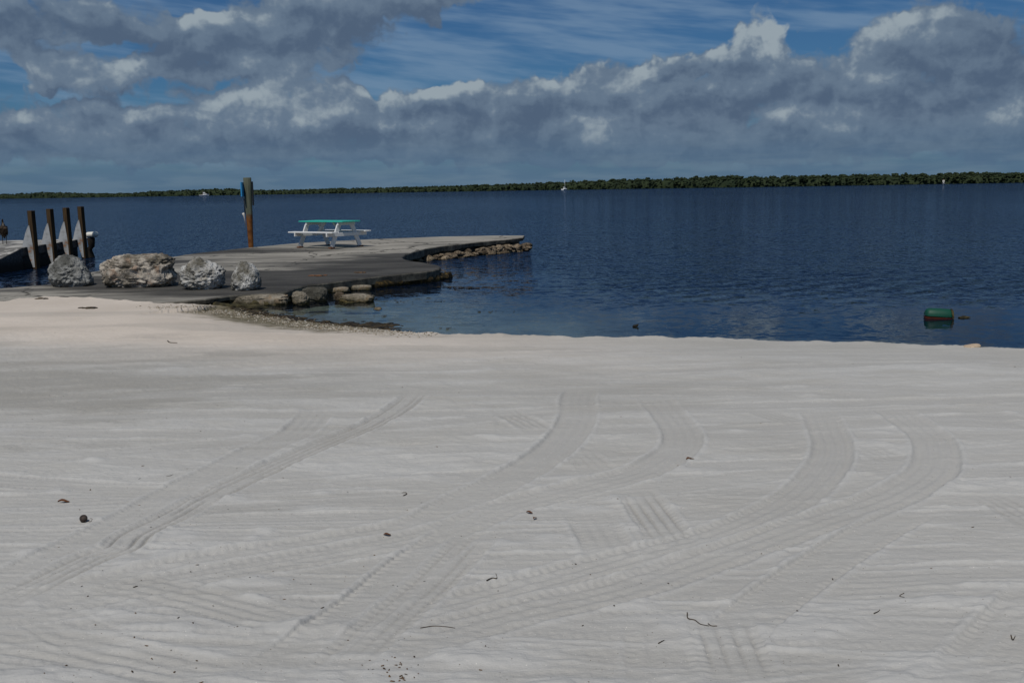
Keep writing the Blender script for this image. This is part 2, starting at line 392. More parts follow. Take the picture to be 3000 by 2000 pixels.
def m_concrete(t, p):
    pos = t.pos()
    st = t.vm('MULTIPLY', pos, (.42, 1.25, 1))
    # stains with a shape of their own: blobs of black algae crust on pale concrete
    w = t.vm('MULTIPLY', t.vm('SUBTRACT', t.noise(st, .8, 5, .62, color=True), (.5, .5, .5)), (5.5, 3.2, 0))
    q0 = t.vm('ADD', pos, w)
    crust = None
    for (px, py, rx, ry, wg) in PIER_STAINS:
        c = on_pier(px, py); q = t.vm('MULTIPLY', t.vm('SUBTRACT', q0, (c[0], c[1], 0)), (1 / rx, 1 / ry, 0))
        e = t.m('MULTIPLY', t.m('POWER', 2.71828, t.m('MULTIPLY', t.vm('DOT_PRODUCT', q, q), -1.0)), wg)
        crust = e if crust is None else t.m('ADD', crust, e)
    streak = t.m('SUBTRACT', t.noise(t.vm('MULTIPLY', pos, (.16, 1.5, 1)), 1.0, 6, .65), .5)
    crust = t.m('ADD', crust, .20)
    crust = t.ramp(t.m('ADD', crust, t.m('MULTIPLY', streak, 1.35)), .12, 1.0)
    n1 = t.noise(st, 1.3, 6, .65); n2_ = t.noise(pos, 18, 4, .65)
    pale = t.mix(t.ramp(n1, .3, .7), (.21, .194, .165), (.38, .352, .30)); pale = t.mix(t.m('MULTIPLY', t.ramp(n2_, .4, .7), .3), pale, (.2, .185, .16))
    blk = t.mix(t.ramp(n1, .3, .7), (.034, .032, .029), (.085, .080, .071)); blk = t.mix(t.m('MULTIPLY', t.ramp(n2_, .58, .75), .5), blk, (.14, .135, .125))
    crk = t.voro(t.vm('ADD', pos, t.vm('SCALE', t.noise(pos, 1.5, 4, .6, color=True), scale=.9)), .28, 'DISTANCE_TO_EDGE')
    pale = t.mix(t.ramp(crk, .012, .004), pale, (.06, .055, .045))
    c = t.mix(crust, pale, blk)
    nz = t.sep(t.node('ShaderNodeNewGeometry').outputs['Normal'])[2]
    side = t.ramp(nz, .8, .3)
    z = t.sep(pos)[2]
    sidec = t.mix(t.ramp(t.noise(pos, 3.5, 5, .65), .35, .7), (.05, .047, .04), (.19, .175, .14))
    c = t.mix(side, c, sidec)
    low = t.ramp(t.m('ADD', z, t.m('MULTIPLY', t.m('SUBTRACT', t.noise(pos, 4, 4, .6), .5), .12)), .11, .02)
    c = t.mix(t.m('MULTIPLY', low, side), c, t.mix(t.ramp(t.noise(pos, 9, 3, .6), .4, .65), (.04, .032, .014), (.17, .12, .04)))
    set_col(t, p, c)
    set_nrm(t, p, t.bump(t.m('ADD', n2_, t.m('MULTIPLY', n1, 1.5)), .5, .015))
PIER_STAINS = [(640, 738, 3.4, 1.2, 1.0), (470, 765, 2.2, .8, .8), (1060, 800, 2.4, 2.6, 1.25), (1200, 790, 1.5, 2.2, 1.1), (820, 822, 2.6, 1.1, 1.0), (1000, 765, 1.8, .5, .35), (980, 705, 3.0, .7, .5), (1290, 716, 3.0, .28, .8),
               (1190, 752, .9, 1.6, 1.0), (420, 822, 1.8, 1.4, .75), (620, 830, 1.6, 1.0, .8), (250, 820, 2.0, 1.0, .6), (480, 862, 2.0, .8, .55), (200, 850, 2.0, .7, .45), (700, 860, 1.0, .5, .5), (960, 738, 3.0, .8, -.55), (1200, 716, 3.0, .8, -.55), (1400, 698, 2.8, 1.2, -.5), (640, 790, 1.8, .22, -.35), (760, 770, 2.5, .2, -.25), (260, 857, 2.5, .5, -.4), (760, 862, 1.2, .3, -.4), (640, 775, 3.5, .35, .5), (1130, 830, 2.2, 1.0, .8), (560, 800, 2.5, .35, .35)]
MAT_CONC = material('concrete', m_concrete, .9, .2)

def m_dock(t, p):
    pos = t.pos()
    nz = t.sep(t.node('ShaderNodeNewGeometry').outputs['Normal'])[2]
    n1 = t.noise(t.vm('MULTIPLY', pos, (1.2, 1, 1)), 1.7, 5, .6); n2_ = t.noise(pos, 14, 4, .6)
    top = t.mix(t.ramp(n1, .44, .56), (.14, .135, .125), (.44, .42, .38))  # light-dark mottle paints dappled palm shade into the deck colour
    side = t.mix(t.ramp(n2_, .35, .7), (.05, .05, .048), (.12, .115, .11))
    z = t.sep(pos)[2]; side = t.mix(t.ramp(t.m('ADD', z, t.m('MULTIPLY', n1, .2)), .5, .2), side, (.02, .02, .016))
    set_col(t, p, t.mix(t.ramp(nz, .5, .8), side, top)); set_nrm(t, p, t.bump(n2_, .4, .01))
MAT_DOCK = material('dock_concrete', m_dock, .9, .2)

def m_gusset(t, p):
    pos = t.obj()
    c = t.mix(t.ramp(t.noise(pos, 3.2, 5, .6), .38, .68), (.42, .43, .43), (.22, .215, .20))
    z = t.sep(pos)[2]
    c = t.mix(t.m('MULTIPLY', t.ramp(t.noise(pos, 4.5, 4, .6), .5, .65), t.ramp(z, .2, -.1)), c, (.30, .13, .045))
    set_col(t, p, c); set_nrm(t, p, t.bump(t.noise(pos, 25, 4, .6), .3, .01))
MAT_GUSSET = material('gusset_concrete', m_gusset, .85, .2)

def wood(c1, c2, sc=1.0, axis=(8, 8, .6)):
    def f(t, p):
        o = t.obj(); g = t.noise(t.vm('MULTIPLY', o, axis), 3 * sc, 5, .65)
        set_col(t, p, t.mix(t.ramp(g, .3, .7), c1, c2)); set_nrm(t, p, t.bump(g, .4, .008))
    return f
MAT_DARKWOOD = material('creosote_wood', wood((.024, .015, .008), (.075, .046, .02)), .85, .2)
MAT_BLACKWOOD = material('wet_dark_wood', wood((.008, .007, .006), (.03, .024, .018)), .8, .25)
def m_pile(t, p):
    o = t.obj(); z = t.sep(o)[2]
    g = t.noise(t.vm('MULTIPLY', o, (9, 9, .5)), 3, 5, .65); g2 = t.noise(o, 5, 4, .6)
    up = t.mix(t.ramp(g, .3, .7), (.085, .093, .066), (.145, .155, .112))
    rust = t.mix(t.ramp(g2, .35, .65), (.10, .036, .012), (.21, .085, .025))
    k = t.ramp(t.m('ADD', z, t.m('MULTIPLY', t.m('SUBTRACT', g2, .5), .35)), 1.42, 1.22)
    set_col(t, p, t.mix(k, up, rust)); set_nrm(t, p, t.bump(g, .5, .01))
MAT_PILE = material('weathered_piling', m_pile, .9, .15)

def paint(col, col2, sc=6.0, rough=.6):
    def f(t, p):
        o = t.obj(); g = t.noise(t.vm('MULTIPLY', o, (1, 3, 3)), sc, 5, .65)
        c = t.mix(t.ramp(g, .52, .78), col, col2)
        set_col(t, p, c); set_nrm(t, p, t.bump(g, .15, .004))
    return lambda n: material(n, f, rough, .35)
MAT_TEAL = paint((.03, .42, .33), (.05, .26, .21))('turquoise_paint')
MAT_WHITE = paint((.74, .74, .72), (.50, .48, .44))('white_paint')
MAT_BLUE = paint((.03, .27, .55), (.03, .22, .45))('blue_panel')
MAT_BLACK = paint((.012, .013, .015), (.03, .03, .03))('black_panel')
MAT_PIPE = paint((.62, .60, .56), (.42, .30, .22))('white_pipe')
MAT_FENDER = paint((.72, .70, .62), (.55, .52, .44))('fender_vinyl')
MAT_HULL = paint((.80, .80, .78), (.7, .7, .68), rough=.35)('gelcoat')
MAT_GLASS = paint((.02, .025, .03), (.03, .03, .035), rough=.15)('dark_glass')
MAT_RUSTPAD = paint((.14, .06, .03), (.25, .16, .10))('rusty_pad')
MAT_GREEN = paint((.003, .062, .036), (.003, .04, .024), 9, .55)('green_plastic')
MAT_ORANGE = paint((.10, .02, .007), (.014, .010, .008), 9, .6)('orange_plastic')
MAT_CANVAS = paint((.25, .09, .06), (.2, .08, .06))('rust_canvas')
MAT_METAL = paint((.45, .45, .45), (.35, .35, .35), rough=.4)('spar_metal')

def rockmat(name, light, dark, tint, mossy=0.0, vary=False):
    def f(t, p):
        o = t.obj()
        n1 = t.noise(o, 2.4, 6, .68); n2_ = t.noise(o, 9, 6, .7); v = t.voro(t.vm('ADD', o, t.vm('SCALE', t.noise(o, 6, 3, .6, color=True), scale=.25)), 8.0, 'F1')
        pit = t.ramp(t.m('ADD', v, t.m('MULTIPLY', n2_, .5)), .42, .22)
        c = t.mix(t.ramp(n1, .36, .62), dark, light)
        c = t.mix(t.m('MULTIPLY', t.ramp(n2_, .5, .68), .65), c, tuple(x * .35 for x in dark))
        c = t.mix(t.m('MULTIPLY', t.ramp(t.noise(o, 3.7, 4, .6), .56, .66), .55), c, tint)
        c = t.mix(t.m('MULTIPLY', pit, .8), c, (.03, .026, .02))
        if mossy:
            z = t.sep(t.pos())[2]; k = t.ramp(t.m('ADD', z, t.m('MULTIPLY', t.m('SUBTRACT', n1, .5), .25)), mossy, mossy - .14)
            c = t.mix(k, c, t.mix(t.ramp(n2_, .4, .62), (.025, .021, .01), (.11, .085, .032)))
        if vary: c = t.mix(1.0, c, t.mix(t.node('ShaderNodeObjectInfo').outputs['Random'], (.45, .42, .40), (1.35, 1.3, 1.22)), 'MULTIPLY')
        set_col(t, p, c)
        set_nrm(t, p, t.bump(t.m('SUBTRACT', t.m('ADD', n2_, t.m('MULTIPLY', t.noise(o, 30, 4, .7), .6)), t.m('MULTIPLY', pit, .6)), .9, .035))
    return material(name, f, .95, .1)
MAT_ROCK_GREY = rockmat('coral_rock_grey', (.36, .36, .34), (.10, .10, .09), (.07, .07, .06))
MAT_ROCK_TAN = rockmat('coral_rock_tan', (.56, .50, .42), (.12, .105, .08), (.30, .17, .10))
MAT_ROCK_PALE = rockmat('coral_rock_pale', (.60, .59, .56), (.13, .12, .095), (.27, .23, .17))
MAT_ROCK_SHORE = rockmat('shore_rock', (.33, .29, .23), (.15, .13, .095), (.26, .17, .09), mossy=.13)
MAT_ROCK_DARK = rockmat('dark_shore_rock', (.12, .115, .095), (.06, .056, .045), (.10, .08, .05), mossy=.08)
MAT_STONE = rockmat('rubble_stone', (.36, .30, .225), (.075, .06, .04), (.28, .15, .06), mossy=.07, vary=True)
MAT_ALGAE = material('algae', lambda t, p: (set_col(t, p, t.mix(t.ramp(t.noise(t.obj(), 9, 5, .65), .44, .72), (.018, .014, .006), (.15, .095, .025))), set_nrm(t, p, t.bump(t.noise(t.obj(), 30, 4, .7), .8, .03))), .85, .25)
MAT_ALGAE_DARK = material('algae_dark', lambda t, p: (set_col(t, p, t.mix(t.ramp(t.noise(t.obj(), 7, 5, .65), .36, .66), (.020, .018, .009), (.085, .07, .03))), set_nrm(t, p, t.bump(t.noise(t.obj(), 30, 4, .7), .8, .03))), .85, .25)
MAT_WEED = material('seaweed', lambda t, p: set_col(t, p, t.mix(t.ramp(t.noise(t.pos(), 6, 3), .4, .6), (.018, .014, .008), (.06, .042, .02))), .8, .25)
MAT_SHELL = material('shell_gravel', lambda t, p: set_col(t, p, t.mix(t.ramp(t.noise(t.pos(), 23, 2), .4, .6), (.50, .46, .39), (.22, .17, .11))), .9, .2)
MAT_LITTER = material('litter', lambda t, p: set_col(t, p, t.mix(t.ramp(t.noise(t.pos(), 13, 2), .42, .58), (.045, .03, .02), (.17, .10, .05))), .9, .1)
MAT_TWIG = material('twig', lambda t, p: set_col(t, p, t.mix(t.ramp(t.noise(t.obj(), 30, 2), .4, .6), (.05, .036, .026), (.12, .09, .065))), .9, .1)
MAT_LEAF = material('dry_leaf', lambda t, p: set_col(t, p, t.mix(t.ramp(t.noise(t.obj(), 30, 2), .4, .6), (.12, .05, .025), (.23, .11, .05))), .8, .1)
MAT_NUT = material('seed', lambda t, p: set_col(t, p, t.mix(t.ramp(t.noise(t.obj(), 40, 3), .4, .6), (.03, .022, .018), (.08, .06, .05))), .75, .2)
MAT_CREAM = rockmat('cream_rock', (.58, .46, .33), (.48, .36, .25), (.5, .36, .24))
def m_mangrove(t, p):
    pos = t.pos()
    n = t.noise(pos, .16, 4, .65); n2_ = t.noise(pos, 1.1, 3, .6)
    c = t.mix(t.ramp(n, .36, .64), (.017, .028, .013), (.030, .043, .017))
    c = t.mix(t.m('MULTIPLY', t.ramp(n2_, .5, .7), .6), c, (.042, .050, .028))
    set_col(t, p, c)
MAT_MANGROVE = material('mangrove_leaves', m_mangrove, .8, .15)
MAT_MUD = material('mud', lambda t, p: set_col(t, p, (.04, .035, .022)), .95, .1)
MAT_BIRD = material('bird_feathers', lambda t, p: set_col(t, p, t.mix(t.ramp(t.noise(t.obj(), 14, 4), .4, .65), (.022, .017, .013), (.075, .055, .04))), .9, .1)
MAT_BIRDPALE = material('pale_throat', lambda t, p: set_col(t, p, (.22, .19, .16)), .9, .1)

# ------------------------------------------------------------------ beach
# edge of the sand: (px, py, z of the sand there, crest drop 1 = steep lip, 0 = gentle)
EDGE = [(4300, 1075, .17), (3500, 1044, .17), (3000, 1021, .17), (2850, 1013, .17), (2600, 1003, .17), (2200, 991, .17), (1800, 984, .17), (1500, 980, .16), (1300, 975, .14), (1150, 966, .10), (1000, 956, .05), (900, 941, .025), (800, 924, .01),
        (730, 910, .01), (690, 901, .02), (640, 895, .05), (560, 889, .12), (450, 884, .18), (300, 872, .20), (150, 867, .205), (0, 880, .21), (-400, 905, .21), (-1500, 960, .21)]
EP = np.array([on_z(*e) for e in EDGE])[:, :]
def resample(P, step):
    out = []
    for a, b in zip(P[:-1], P[1:]):
        n = max(1, int(np.linalg.norm(b[:2] - a[:2]) / step))
        for i in range(n): out.append(a + (b - a) * i / n)
    out.append(P[-1]); return np.array(out)
EPR = resample(EP, .25)
def edge_dist(X, Y):
    """signed distance to the sand edge (positive = sand side) and the edge height nearest"""
    best = np.full(X.shape, 1e9); sg = np.zeros(X.shape); ez = np.zeros(X.shape)
    for a, b in zip(EPR[:-1], EPR[1:]):
        d = b[:2] - a[:2]; L2 = d @ d
        t = np.clip(((X - a[0]) * d[0] + (Y - a[1]) * d[1]) / L2, 0, 1)
        dx = X - (a[0] + t * d[0]); dy = Y - (a[1] + t * d[1]); r = dx * dx + dy * dy
        m = r < best
        best = np.where(m, r, best); sg = np.where(m, d[0] * dy - d[1] * dx, sg); ez = np.where(m, a[2] + (b[2] - a[2]) * t, ez)
    return np.sqrt(best) * np.sign(sg), ez      # edge runs right to left, sand lies on its left-hand side (towards the camera)
def spline(P, n=14):
    P = np.array(P, float); Q = np.vstack([2 * P[0] - P[1], P, 2 * P[-1] - P[-2]]); out = []
    for i in range(1, len(Q) - 2):
        for k in range(n):
            t = k / n; a, b, c, d = Q[i - 1:i + 3]
            out.append(.5 * (2 * b + (c - a) * t + (2 * a - 5 * b + 4 * c - d) * t * t + (3 * b - 3 * c + d - a) * t ** 3))
    out.append(P[-1]); return np.array(out)

def sand_base(X, Y):
    return .35 - .13 * sst(Y, 5, 17)
def build_beach():
    rng = np.random.default_rng(7)
    ys = np.concatenate([1 / np.linspace(1 / 2.6, 1 / 12.0, 690), np.arange(12.06, 20.5, .055), np.linspace(20.6, 24, 12)])
    ys = np.concatenate([[-25, -12, -5, -1, 1.0, 1.8], ys])
    core = np.linspace(-.56, .56, 900); s = np.concatenate([-.56 - np.geomspace(.02, 1.6, 26)[::-1], core, .56 + np.geomspace(.02, 1.6, 26)])
    wv = np.maximum(ys, 2.2)
    Y, S = np.meshgrid(ys, s, indexing='ij'); X = S * wv[:, None]
    shp = X.shape
    near = (np.abs(S) < .6) & (Y > 2)
    base = sand_base(X, Y) + .018 * fbm2(X * .45, Y * .45, 3, 3)
    # loose churned sand
    H = .008 * fbm2(X * 3.2, Y * 3.2, 3, 11) + .0065 * fbm2(X * 7 + 5, Y * 15, 3, 21) + .0035 * fbm2(X * 28, Y * 40, 2, 31)
    loose = np.clip(.5 + .9 * fbm2(X * 1.7, Y * 4.2, 3, 41), 0, 1)
    pressed = np.zeros(shp); groove_shade = np.zeros(shp); sl_now = slice(0, 0)
    def stamp(d, t, w, depth, ribs, rib_d, lug, strength, line=0.0):
        """d lateral offset, t along: tyre imprint; returns weight"""
        nonlocal H, loose, pressed
        a = np.abs(d) / (w / 2)
        core_w = sst(a, 1.06, .94) * strength
        prof = -depth + rib_d * np.cos(d / w * 2 * math.pi * ribs)
        prof = prof + lug * np.sin(t * 2 * math.pi / .045 + np.sign(d) * 1.2) * sst(a, .55, .8)
        prof = prof + .0015 * n2(t * 6, d * 20, 77)
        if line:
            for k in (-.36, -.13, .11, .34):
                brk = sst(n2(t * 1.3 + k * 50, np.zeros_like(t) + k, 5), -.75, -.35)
                g_ = brk * np.exp(-((d / w - k) / .034) ** 2) * core_w; prof = prof - 1.25 * line * g_; groove_shade[sl_now] = np.maximum(groove_shade[sl_now], g_ * min(1, line / .02))
        H = H * (1 - core_w) + prof * core_w
        berm = np.exp(-((a - 1.16) / .13) ** 2) * strength
        H = H + berm * (.42 * depth + .003) * (1 + .8 * fbm2(t * 7, d * 11, 3, 78))
        pressed = np.maximum(pressed * (1 - .5 * core_w), core_w); loose = np.clip(loose * (1 - core_w) + .8 * berm, 0, 1)
    # many old passes, mostly along the beach
    for i in range(150):
        y0 = 1 / rng.uniform(1 / 19.0, 1 / 2.8); a = rng.normal(0, .16); b = rng.normal(0, .012); w = rng.uniform(.18, .28)
        yc = y0 + a * X + b * X * X
        d = (Y - yc) / np.sqrt(1 + (a + 2 * b * X) ** 2)
        m = (np.abs(d) < w) & near
        if not m.any(): continue
        dm = np.where(m, d, 9)
        rows = np.where(m.any(1))[0]; r0, r1 = rows[0], rows[-1] + 1
        sl = slice(r0, r1)
        fade = rng.uniform(.35, .9) * sst(fbm2(X[sl] * .5 + i * 3.1, Y[sl] * .5, 3, 500 + i), -.25, .25)
        Hs, ls, ps = H[sl].copy(), loose[sl].copy(), pressed[sl].copy()
        Hf, lf, pf = H, loose, pressed
        H, loose, pressed = Hs, ls, ps
        stamp(dm[sl], X[sl], w, rng.uniform(.003, .0065), rng.integers(3, 5), rng.uniform(.0008, .0019), rng.uniform(.0006, .002), fade)
        Hf[sl], lf[sl], pf[sl] = H, loose, pressed
        H, loose, pressed = Hf, lf, pf
    # little heaps and clods pushed up between them
    for i in range(240):
        y0 = 1 / rng.uniform(1 / 14.0, 1 / 2.9); x0 = rng.uniform(-.55, .55) * y0
        rx = rng.uniform(.05, .22); ry = rng.uniform(.03, .08); hh = rng.uniform(.004, .015)
        r0, r1 = np.searchsorted(ys, [y0 - ry * 3, y0 + ry * 3]); sl = slice(r0, r1)
        e = np.exp(-((X[sl] - x0 + .4 * (Y[sl] - y0)) / rx) ** 2 - ((Y[sl] - y0) / ry) ** 2) * (1 + .6 * n2(X[sl] * 14, Y[sl] * 20, 60))
        H[sl] += hh * e; loose[sl] = np.clip(loose[sl] + e * .9, 0, 1)
    # the passes one can follow in the photograph (L = left half view, R = right half view of the lower photo)
    Lz = lambda pts: [(x * .6378, 1000 + y * .6378) for x, y in pts]
    Rz = lambda pts: [(1500 + x * .6378, 1000 + y * .6378) for x, y in pts]
    tracks = [
        (Lz([(-200, 1230), (0, 1110), (300, 960), (560, 830), (800, 690), (1000, 590), (1200, 480), (1370, 400), (1480, 290)]), .26, .013, 4, .003, .002, .9, 0),
        (Lz([(-100, 1250), (60, 1165), (230, 1080), (430, 985), (560, 940), (620, 880), (780, 800), (920, 720), (1080, 640), (1240, 570), (1480, 460), (1700, 370), (1850, 280), (1930, 210)]), .22, .013, 4, .002, .002, 1, .022),
        (Lz([(-200, 1250), (0, 1215), (300, 1150), (700, 1060), (1000, 1000), (1400, 930), (1900, 840)]) + Rz([(-230, 730), (0, 620), (150, 530), (255, 430), (305, 330), (300, 250), (330, 190)]), .27, .016, 4, .0025, .002, 1, 0),
        (Lz([(0, 1260), (700, 1110), (1400, 985), (2000, 870)]) + Rz([(0, 745), (300, 670), (600, 595), (760, 500), (780, 420), (720, 330), (650, 240)]), .26, .015, 4, .003, .002, 1, 0),
        (Rz([(-900, 1350), (-400, 1230), (0, 1130), (400, 1020), (900, 900), (1250, 760), (1420, 620), (1475, 500), (1445, 400), (1400, 300)]), .25, .014, 4, .0045, .003, 1, 0),
        (Rz([(-600, 1420), (0, 1240), (500, 1130), (900, 1000), (1300, 870), (1700, 740), (1890, 640), (1950, 560), (1930, 450), (1830, 370), (1720, 290)]), .27, .017, 4, .004, .002, 1, 0),
        (Rz([(950, 1420), (1150, 1230), (1330, 1090), (1500, 980), (1700, 860), (1900, 760)]), .24, .016, 3, .002, .002, 1, 0),
        (Lz([(1180, 1600), (1300, 1480), (1500, 1330), (1700, 1180), (1900, 1010), (2100, 870), (2200, 790)]), .25, .014, 3, .002, .004, 1, 0),
        (Lz([(1450, 1600), (1600, 1440), (1800, 1250), (2000, 1080), (2150, 930), (2260, 830)]), .22, .012, 4, .002, .003, .9, .010),
        (Rz([(1090, 1650), (1060, 1568), (1000, 1400), (920, 1215)]), .25, .012, 4, .002, .005, 1, .030),
        (Rz([(720, 1650), (700, 1568), (680, 1400), (660, 1240)]), .25, .012, 4, .0035, .005, 1, 0),
        (Rz([(790, 975), (740, 920), (640, 780), (540, 660)]), .23, .011, 4, .002, .004, 1, .022),
        (Rz([(430, 610), (360, 560), (290, 490)]), .22, .010, 4, .002, .003, 1, .018),
        (Rz([(160, 430), (80, 375), (0, 330), (-60, 290)]), .22, .010, 4, .002, .003, 1, .016),
        (Rz([(480, 1060), (430, 920), (330, 755)]), .24, .012, 4, .003, .004, 1, 0),
        (Rz([(1100, 300), (1260, 355), (1390, 395)]), .22, .010, 4, .002, .003, 1, .018),
        (Rz([(1560, 465), (1700, 525), (1840, 585)]), .22, .011, 4, .002, .003, 1, .024),
        (Rz([(2090, 690), (2230, 745), (2360, 815), (2500, 900)]), .22, .011, 4, .002, .003, 1, .024),
        (Rz([(2060, 1640), (2150, 1500), (2300, 1330), (2500, 1130)]), .27, .017, 4, .003, .003, 1, 0),
        (Rz([(2230, 1640), (2330, 1500), (2500, 1300)]), .24, .014, 4, .003, .003, 1, 0),
        (Lz([(-300, 350), (600, 335), (1400, 325), (2352, 318)]) + Rz([(300, 300), (900, 290), (1500, 275), (2000, 262), (2600, 235)]), .26, .010, 3, .002, .002, .8, 0),
        (Lz([(300, 1060), (700, 1130), (1100, 1230), (1500, 1330)]), .24, .009, 4, .005, .002, .7, 0),
        (Lz([(-100, 1330), (300, 1400), (800, 1500), (1200, 1580)]), .25, .011, 4, .005, .002, .9, 0),
        (Lz([(150, 1220), (350, 1330), (600, 1430)]), .22, .009, 3, .005, .004, .7, 0),
    ]
    for pts, w, depth, ribs, rib_d, lug, st, line in tracks:
        P = spline([on_z(px, py, .345)[:2] for px, py in pts], 10)
        lo = P.min(0) - .4; hi = P.max(0) + .4
        r0, r1 = np.searchsorted(ys, [max(lo[1], ys[0]), hi[1]]); r0 = max(r0, 5); r1 = min(r1, len(ys))
        sl = slice(r0, r1); Xs, Ys = X[sl], Y[sl]
        best = np.full(Xs.shape, 1e9); dd = np.full(Xs.shape, 9.0); tt = np.zeros(Xs.shape); acc = 0
        for a, b in zip(P[:-1], P[1:]):
            v = b - a; L = math.hypot(*v)
            if L < 1e-6: continue
            q0, q1 = np.searchsorted(ys[r0:r1], [min(a[1], b[1]) - .25, max(a[1], b[1]) + .25])
            if q1 > q0:
                x_, y_ = Xs[q0:q1], Ys[q0:q1]
                t = np.clip(((x_ - a[0]) * v[0] + (y_ - a[1]) * v[1]) / L ** 2, 0, 1)
                dx = x_ - (a[0] + t * v[0]); dy = y_ - (a[1] + t * v[1]); r = dx * dx + dy * dy
                m = r < best[q0:q1]
                best[q0:q1] = np.where(m, r, best[q0:q1])
                sd = np.sqrt(r) * np.sign(v[0] * dy - v[1] * dx)
                dd[q0:q1] = np.where(m, sd, dd[q0:q1]); tt[q0:q1] = np.where(m, acc + t * L, tt[q0:q1])
            acc += L
        ends = sst(tt, 0, .5) * sst(tt, acc, acc - .5)
        Hf, lf, pf = H, loose, pressed
        H, loose, pressed = Hf[sl].copy(), lf[sl].copy(), pf[sl].copy()
        sl_now = sl
        stamp(dd, tt, w, depth, ribs, rib_d, lug, st * ends * np.clip(.8 + .4 * n2(tt * .8, tt * 0, 90), .3, 1), line)
        Hf[sl], lf[sl], pf[sl] = H, loose, pressed
        H, loose, pressed = Hf, lf, pf
    H = np.where(H > .010, .010 + (H - .010) * .5, H)
    dist, ez = edge_dist(X, Y)
    jag = .10 * fbm2(X * 1.7, Y * 1.7, 4, 300) * sst(np.abs(X), 0, 1) + .05 * n2(X * 7, Y * 7, 305)
    dj = dist + jag
    smooth_zone = sst(dist, .3, 1.2)
    driven = smooth_zone * sst(Y + .35 * X, 14.5, 11.0)          # the far left corner is not driven over
    Z0 = base
    slope_in = ez + (Z0 - ez) * sst(dj, 0, 2.6)
    gentle = sst(ez, .14, .06)
    drop = np.where(dj < 0, dj * (.55 - .40 * gentle), 0) - .05 * sst(dj, .15, -.2) * (1 - gentle)
    crest = .02 * np.exp(-((dj - .15) / .12) ** 2) * sst(ez, .10, .15) * (.6 + 1.6 * fbm2(X * 5, Y * 3, 3, 310))
    Z = np.where(dj > 0, slope_in, ez) + drop + crest + (H + .0022 * fbm2(X * 22, Y * 34, 2, 91) * near) * (.25 + .75 * driven)
    Z = np.where(Z < -.22, -.22 + (Z + .22) * .16, Z); Z = np.where(dist < -6.5, Z - (-6.5 - dist) * .6, Z); Z = np.maximum(Z, -1.9)
    # below the concrete pad and off the left shore the ground drops away
    me = grid_mesh('beach', X, Y, Z)
    dark_sand = sst(1.25 * fbm2(X * .7, Y * 2.6, 5, 400, .62) + 1.35 * np.exp(-((X + 4.6) / 2.6) ** 2 - ((Y - 9.4) / 2.4) ** 2) - .30, 0, 1.1) * .62 * sst(X, 1.5, -1.5)  # darker sand tone, strongest in a soft patch at left
    dark_sand = np.maximum(dark_sand, .28 * sst(fbm2(X * .3, Y * 1.2, 3, 430), .15, .5) * sst(Y, 6, 9))
    beige = sst(Y + .25 * X + .8 * fbm2(X * .6, Y * .6, 3, 420), 8.8, 12.5) * sst(X, 3.0, -3.0)
    fattr(me, 'groove_shade', groove_shade * driven); fattr(me, 'loose', loose * driven); fattr(me, 'pressed', pressed * driven); fattr(me, 'dark_sand', dark_sand); fattr(me, 'beige', beige)
    fattr(me, 'weedy', sst(X, .5, -1.5))
    o = finish('beach', me, MAT_SAND); tag(o, 'pale sand beach crossed by tyre tracks', None, None, 'structure')
    return X, Y, Z, ys
BX, BY, BZ, BYS = build_beach()
def ground_z(x, y):
    r = int(np.clip(np.searchsorted(BYS, y), 1, len(BYS) - 1)); c = int(np.argmin(np.abs(BX[r] - x))); return float(BZ[r, c])

seabed = grid_mesh('seabed', *np.meshgrid(np.linspace(-2500, 2500, 9), np.linspace(-60, 3800, 9)), np.full((9, 9), -1.75))
tag(finish('seabed', seabed, MAT_SEABED), 'sea floor', None, None, 'structure')

# ------------------------------------------------------------------ pier outline
PIER = [(-400, 915), (0, 905), (300, 893), (470, 886), (600, 874), (675, 865), (760, 859), (810, 857), (842, 852), (866, 842), (900, 834), (950, 829), (1000, 822), (1100, 809.5), (1200, 799), (1250, 794), (1276, 790), (1288, 786), (1291, 781), (1280, 776), (1240, 769), (1205, 764), (1186, 760),
        (1178, 755), (1180, 750), (1190, 744), (1210, 737), (1250, 727), (1300, 719.5), (1400, 708.5), (1480, 701), (1534, 695), (1536.5, 690), (1450, 690), (1300, 693), (1100, 700), (870, 712), (700, 728), (560, 743), (490, 755), (380, 772), (305, 789), (255, 799), (200, 815), (160, 832), (0, 845), (-400, 868)]
PW = np.array([on_pier(*p) for p in PIER])

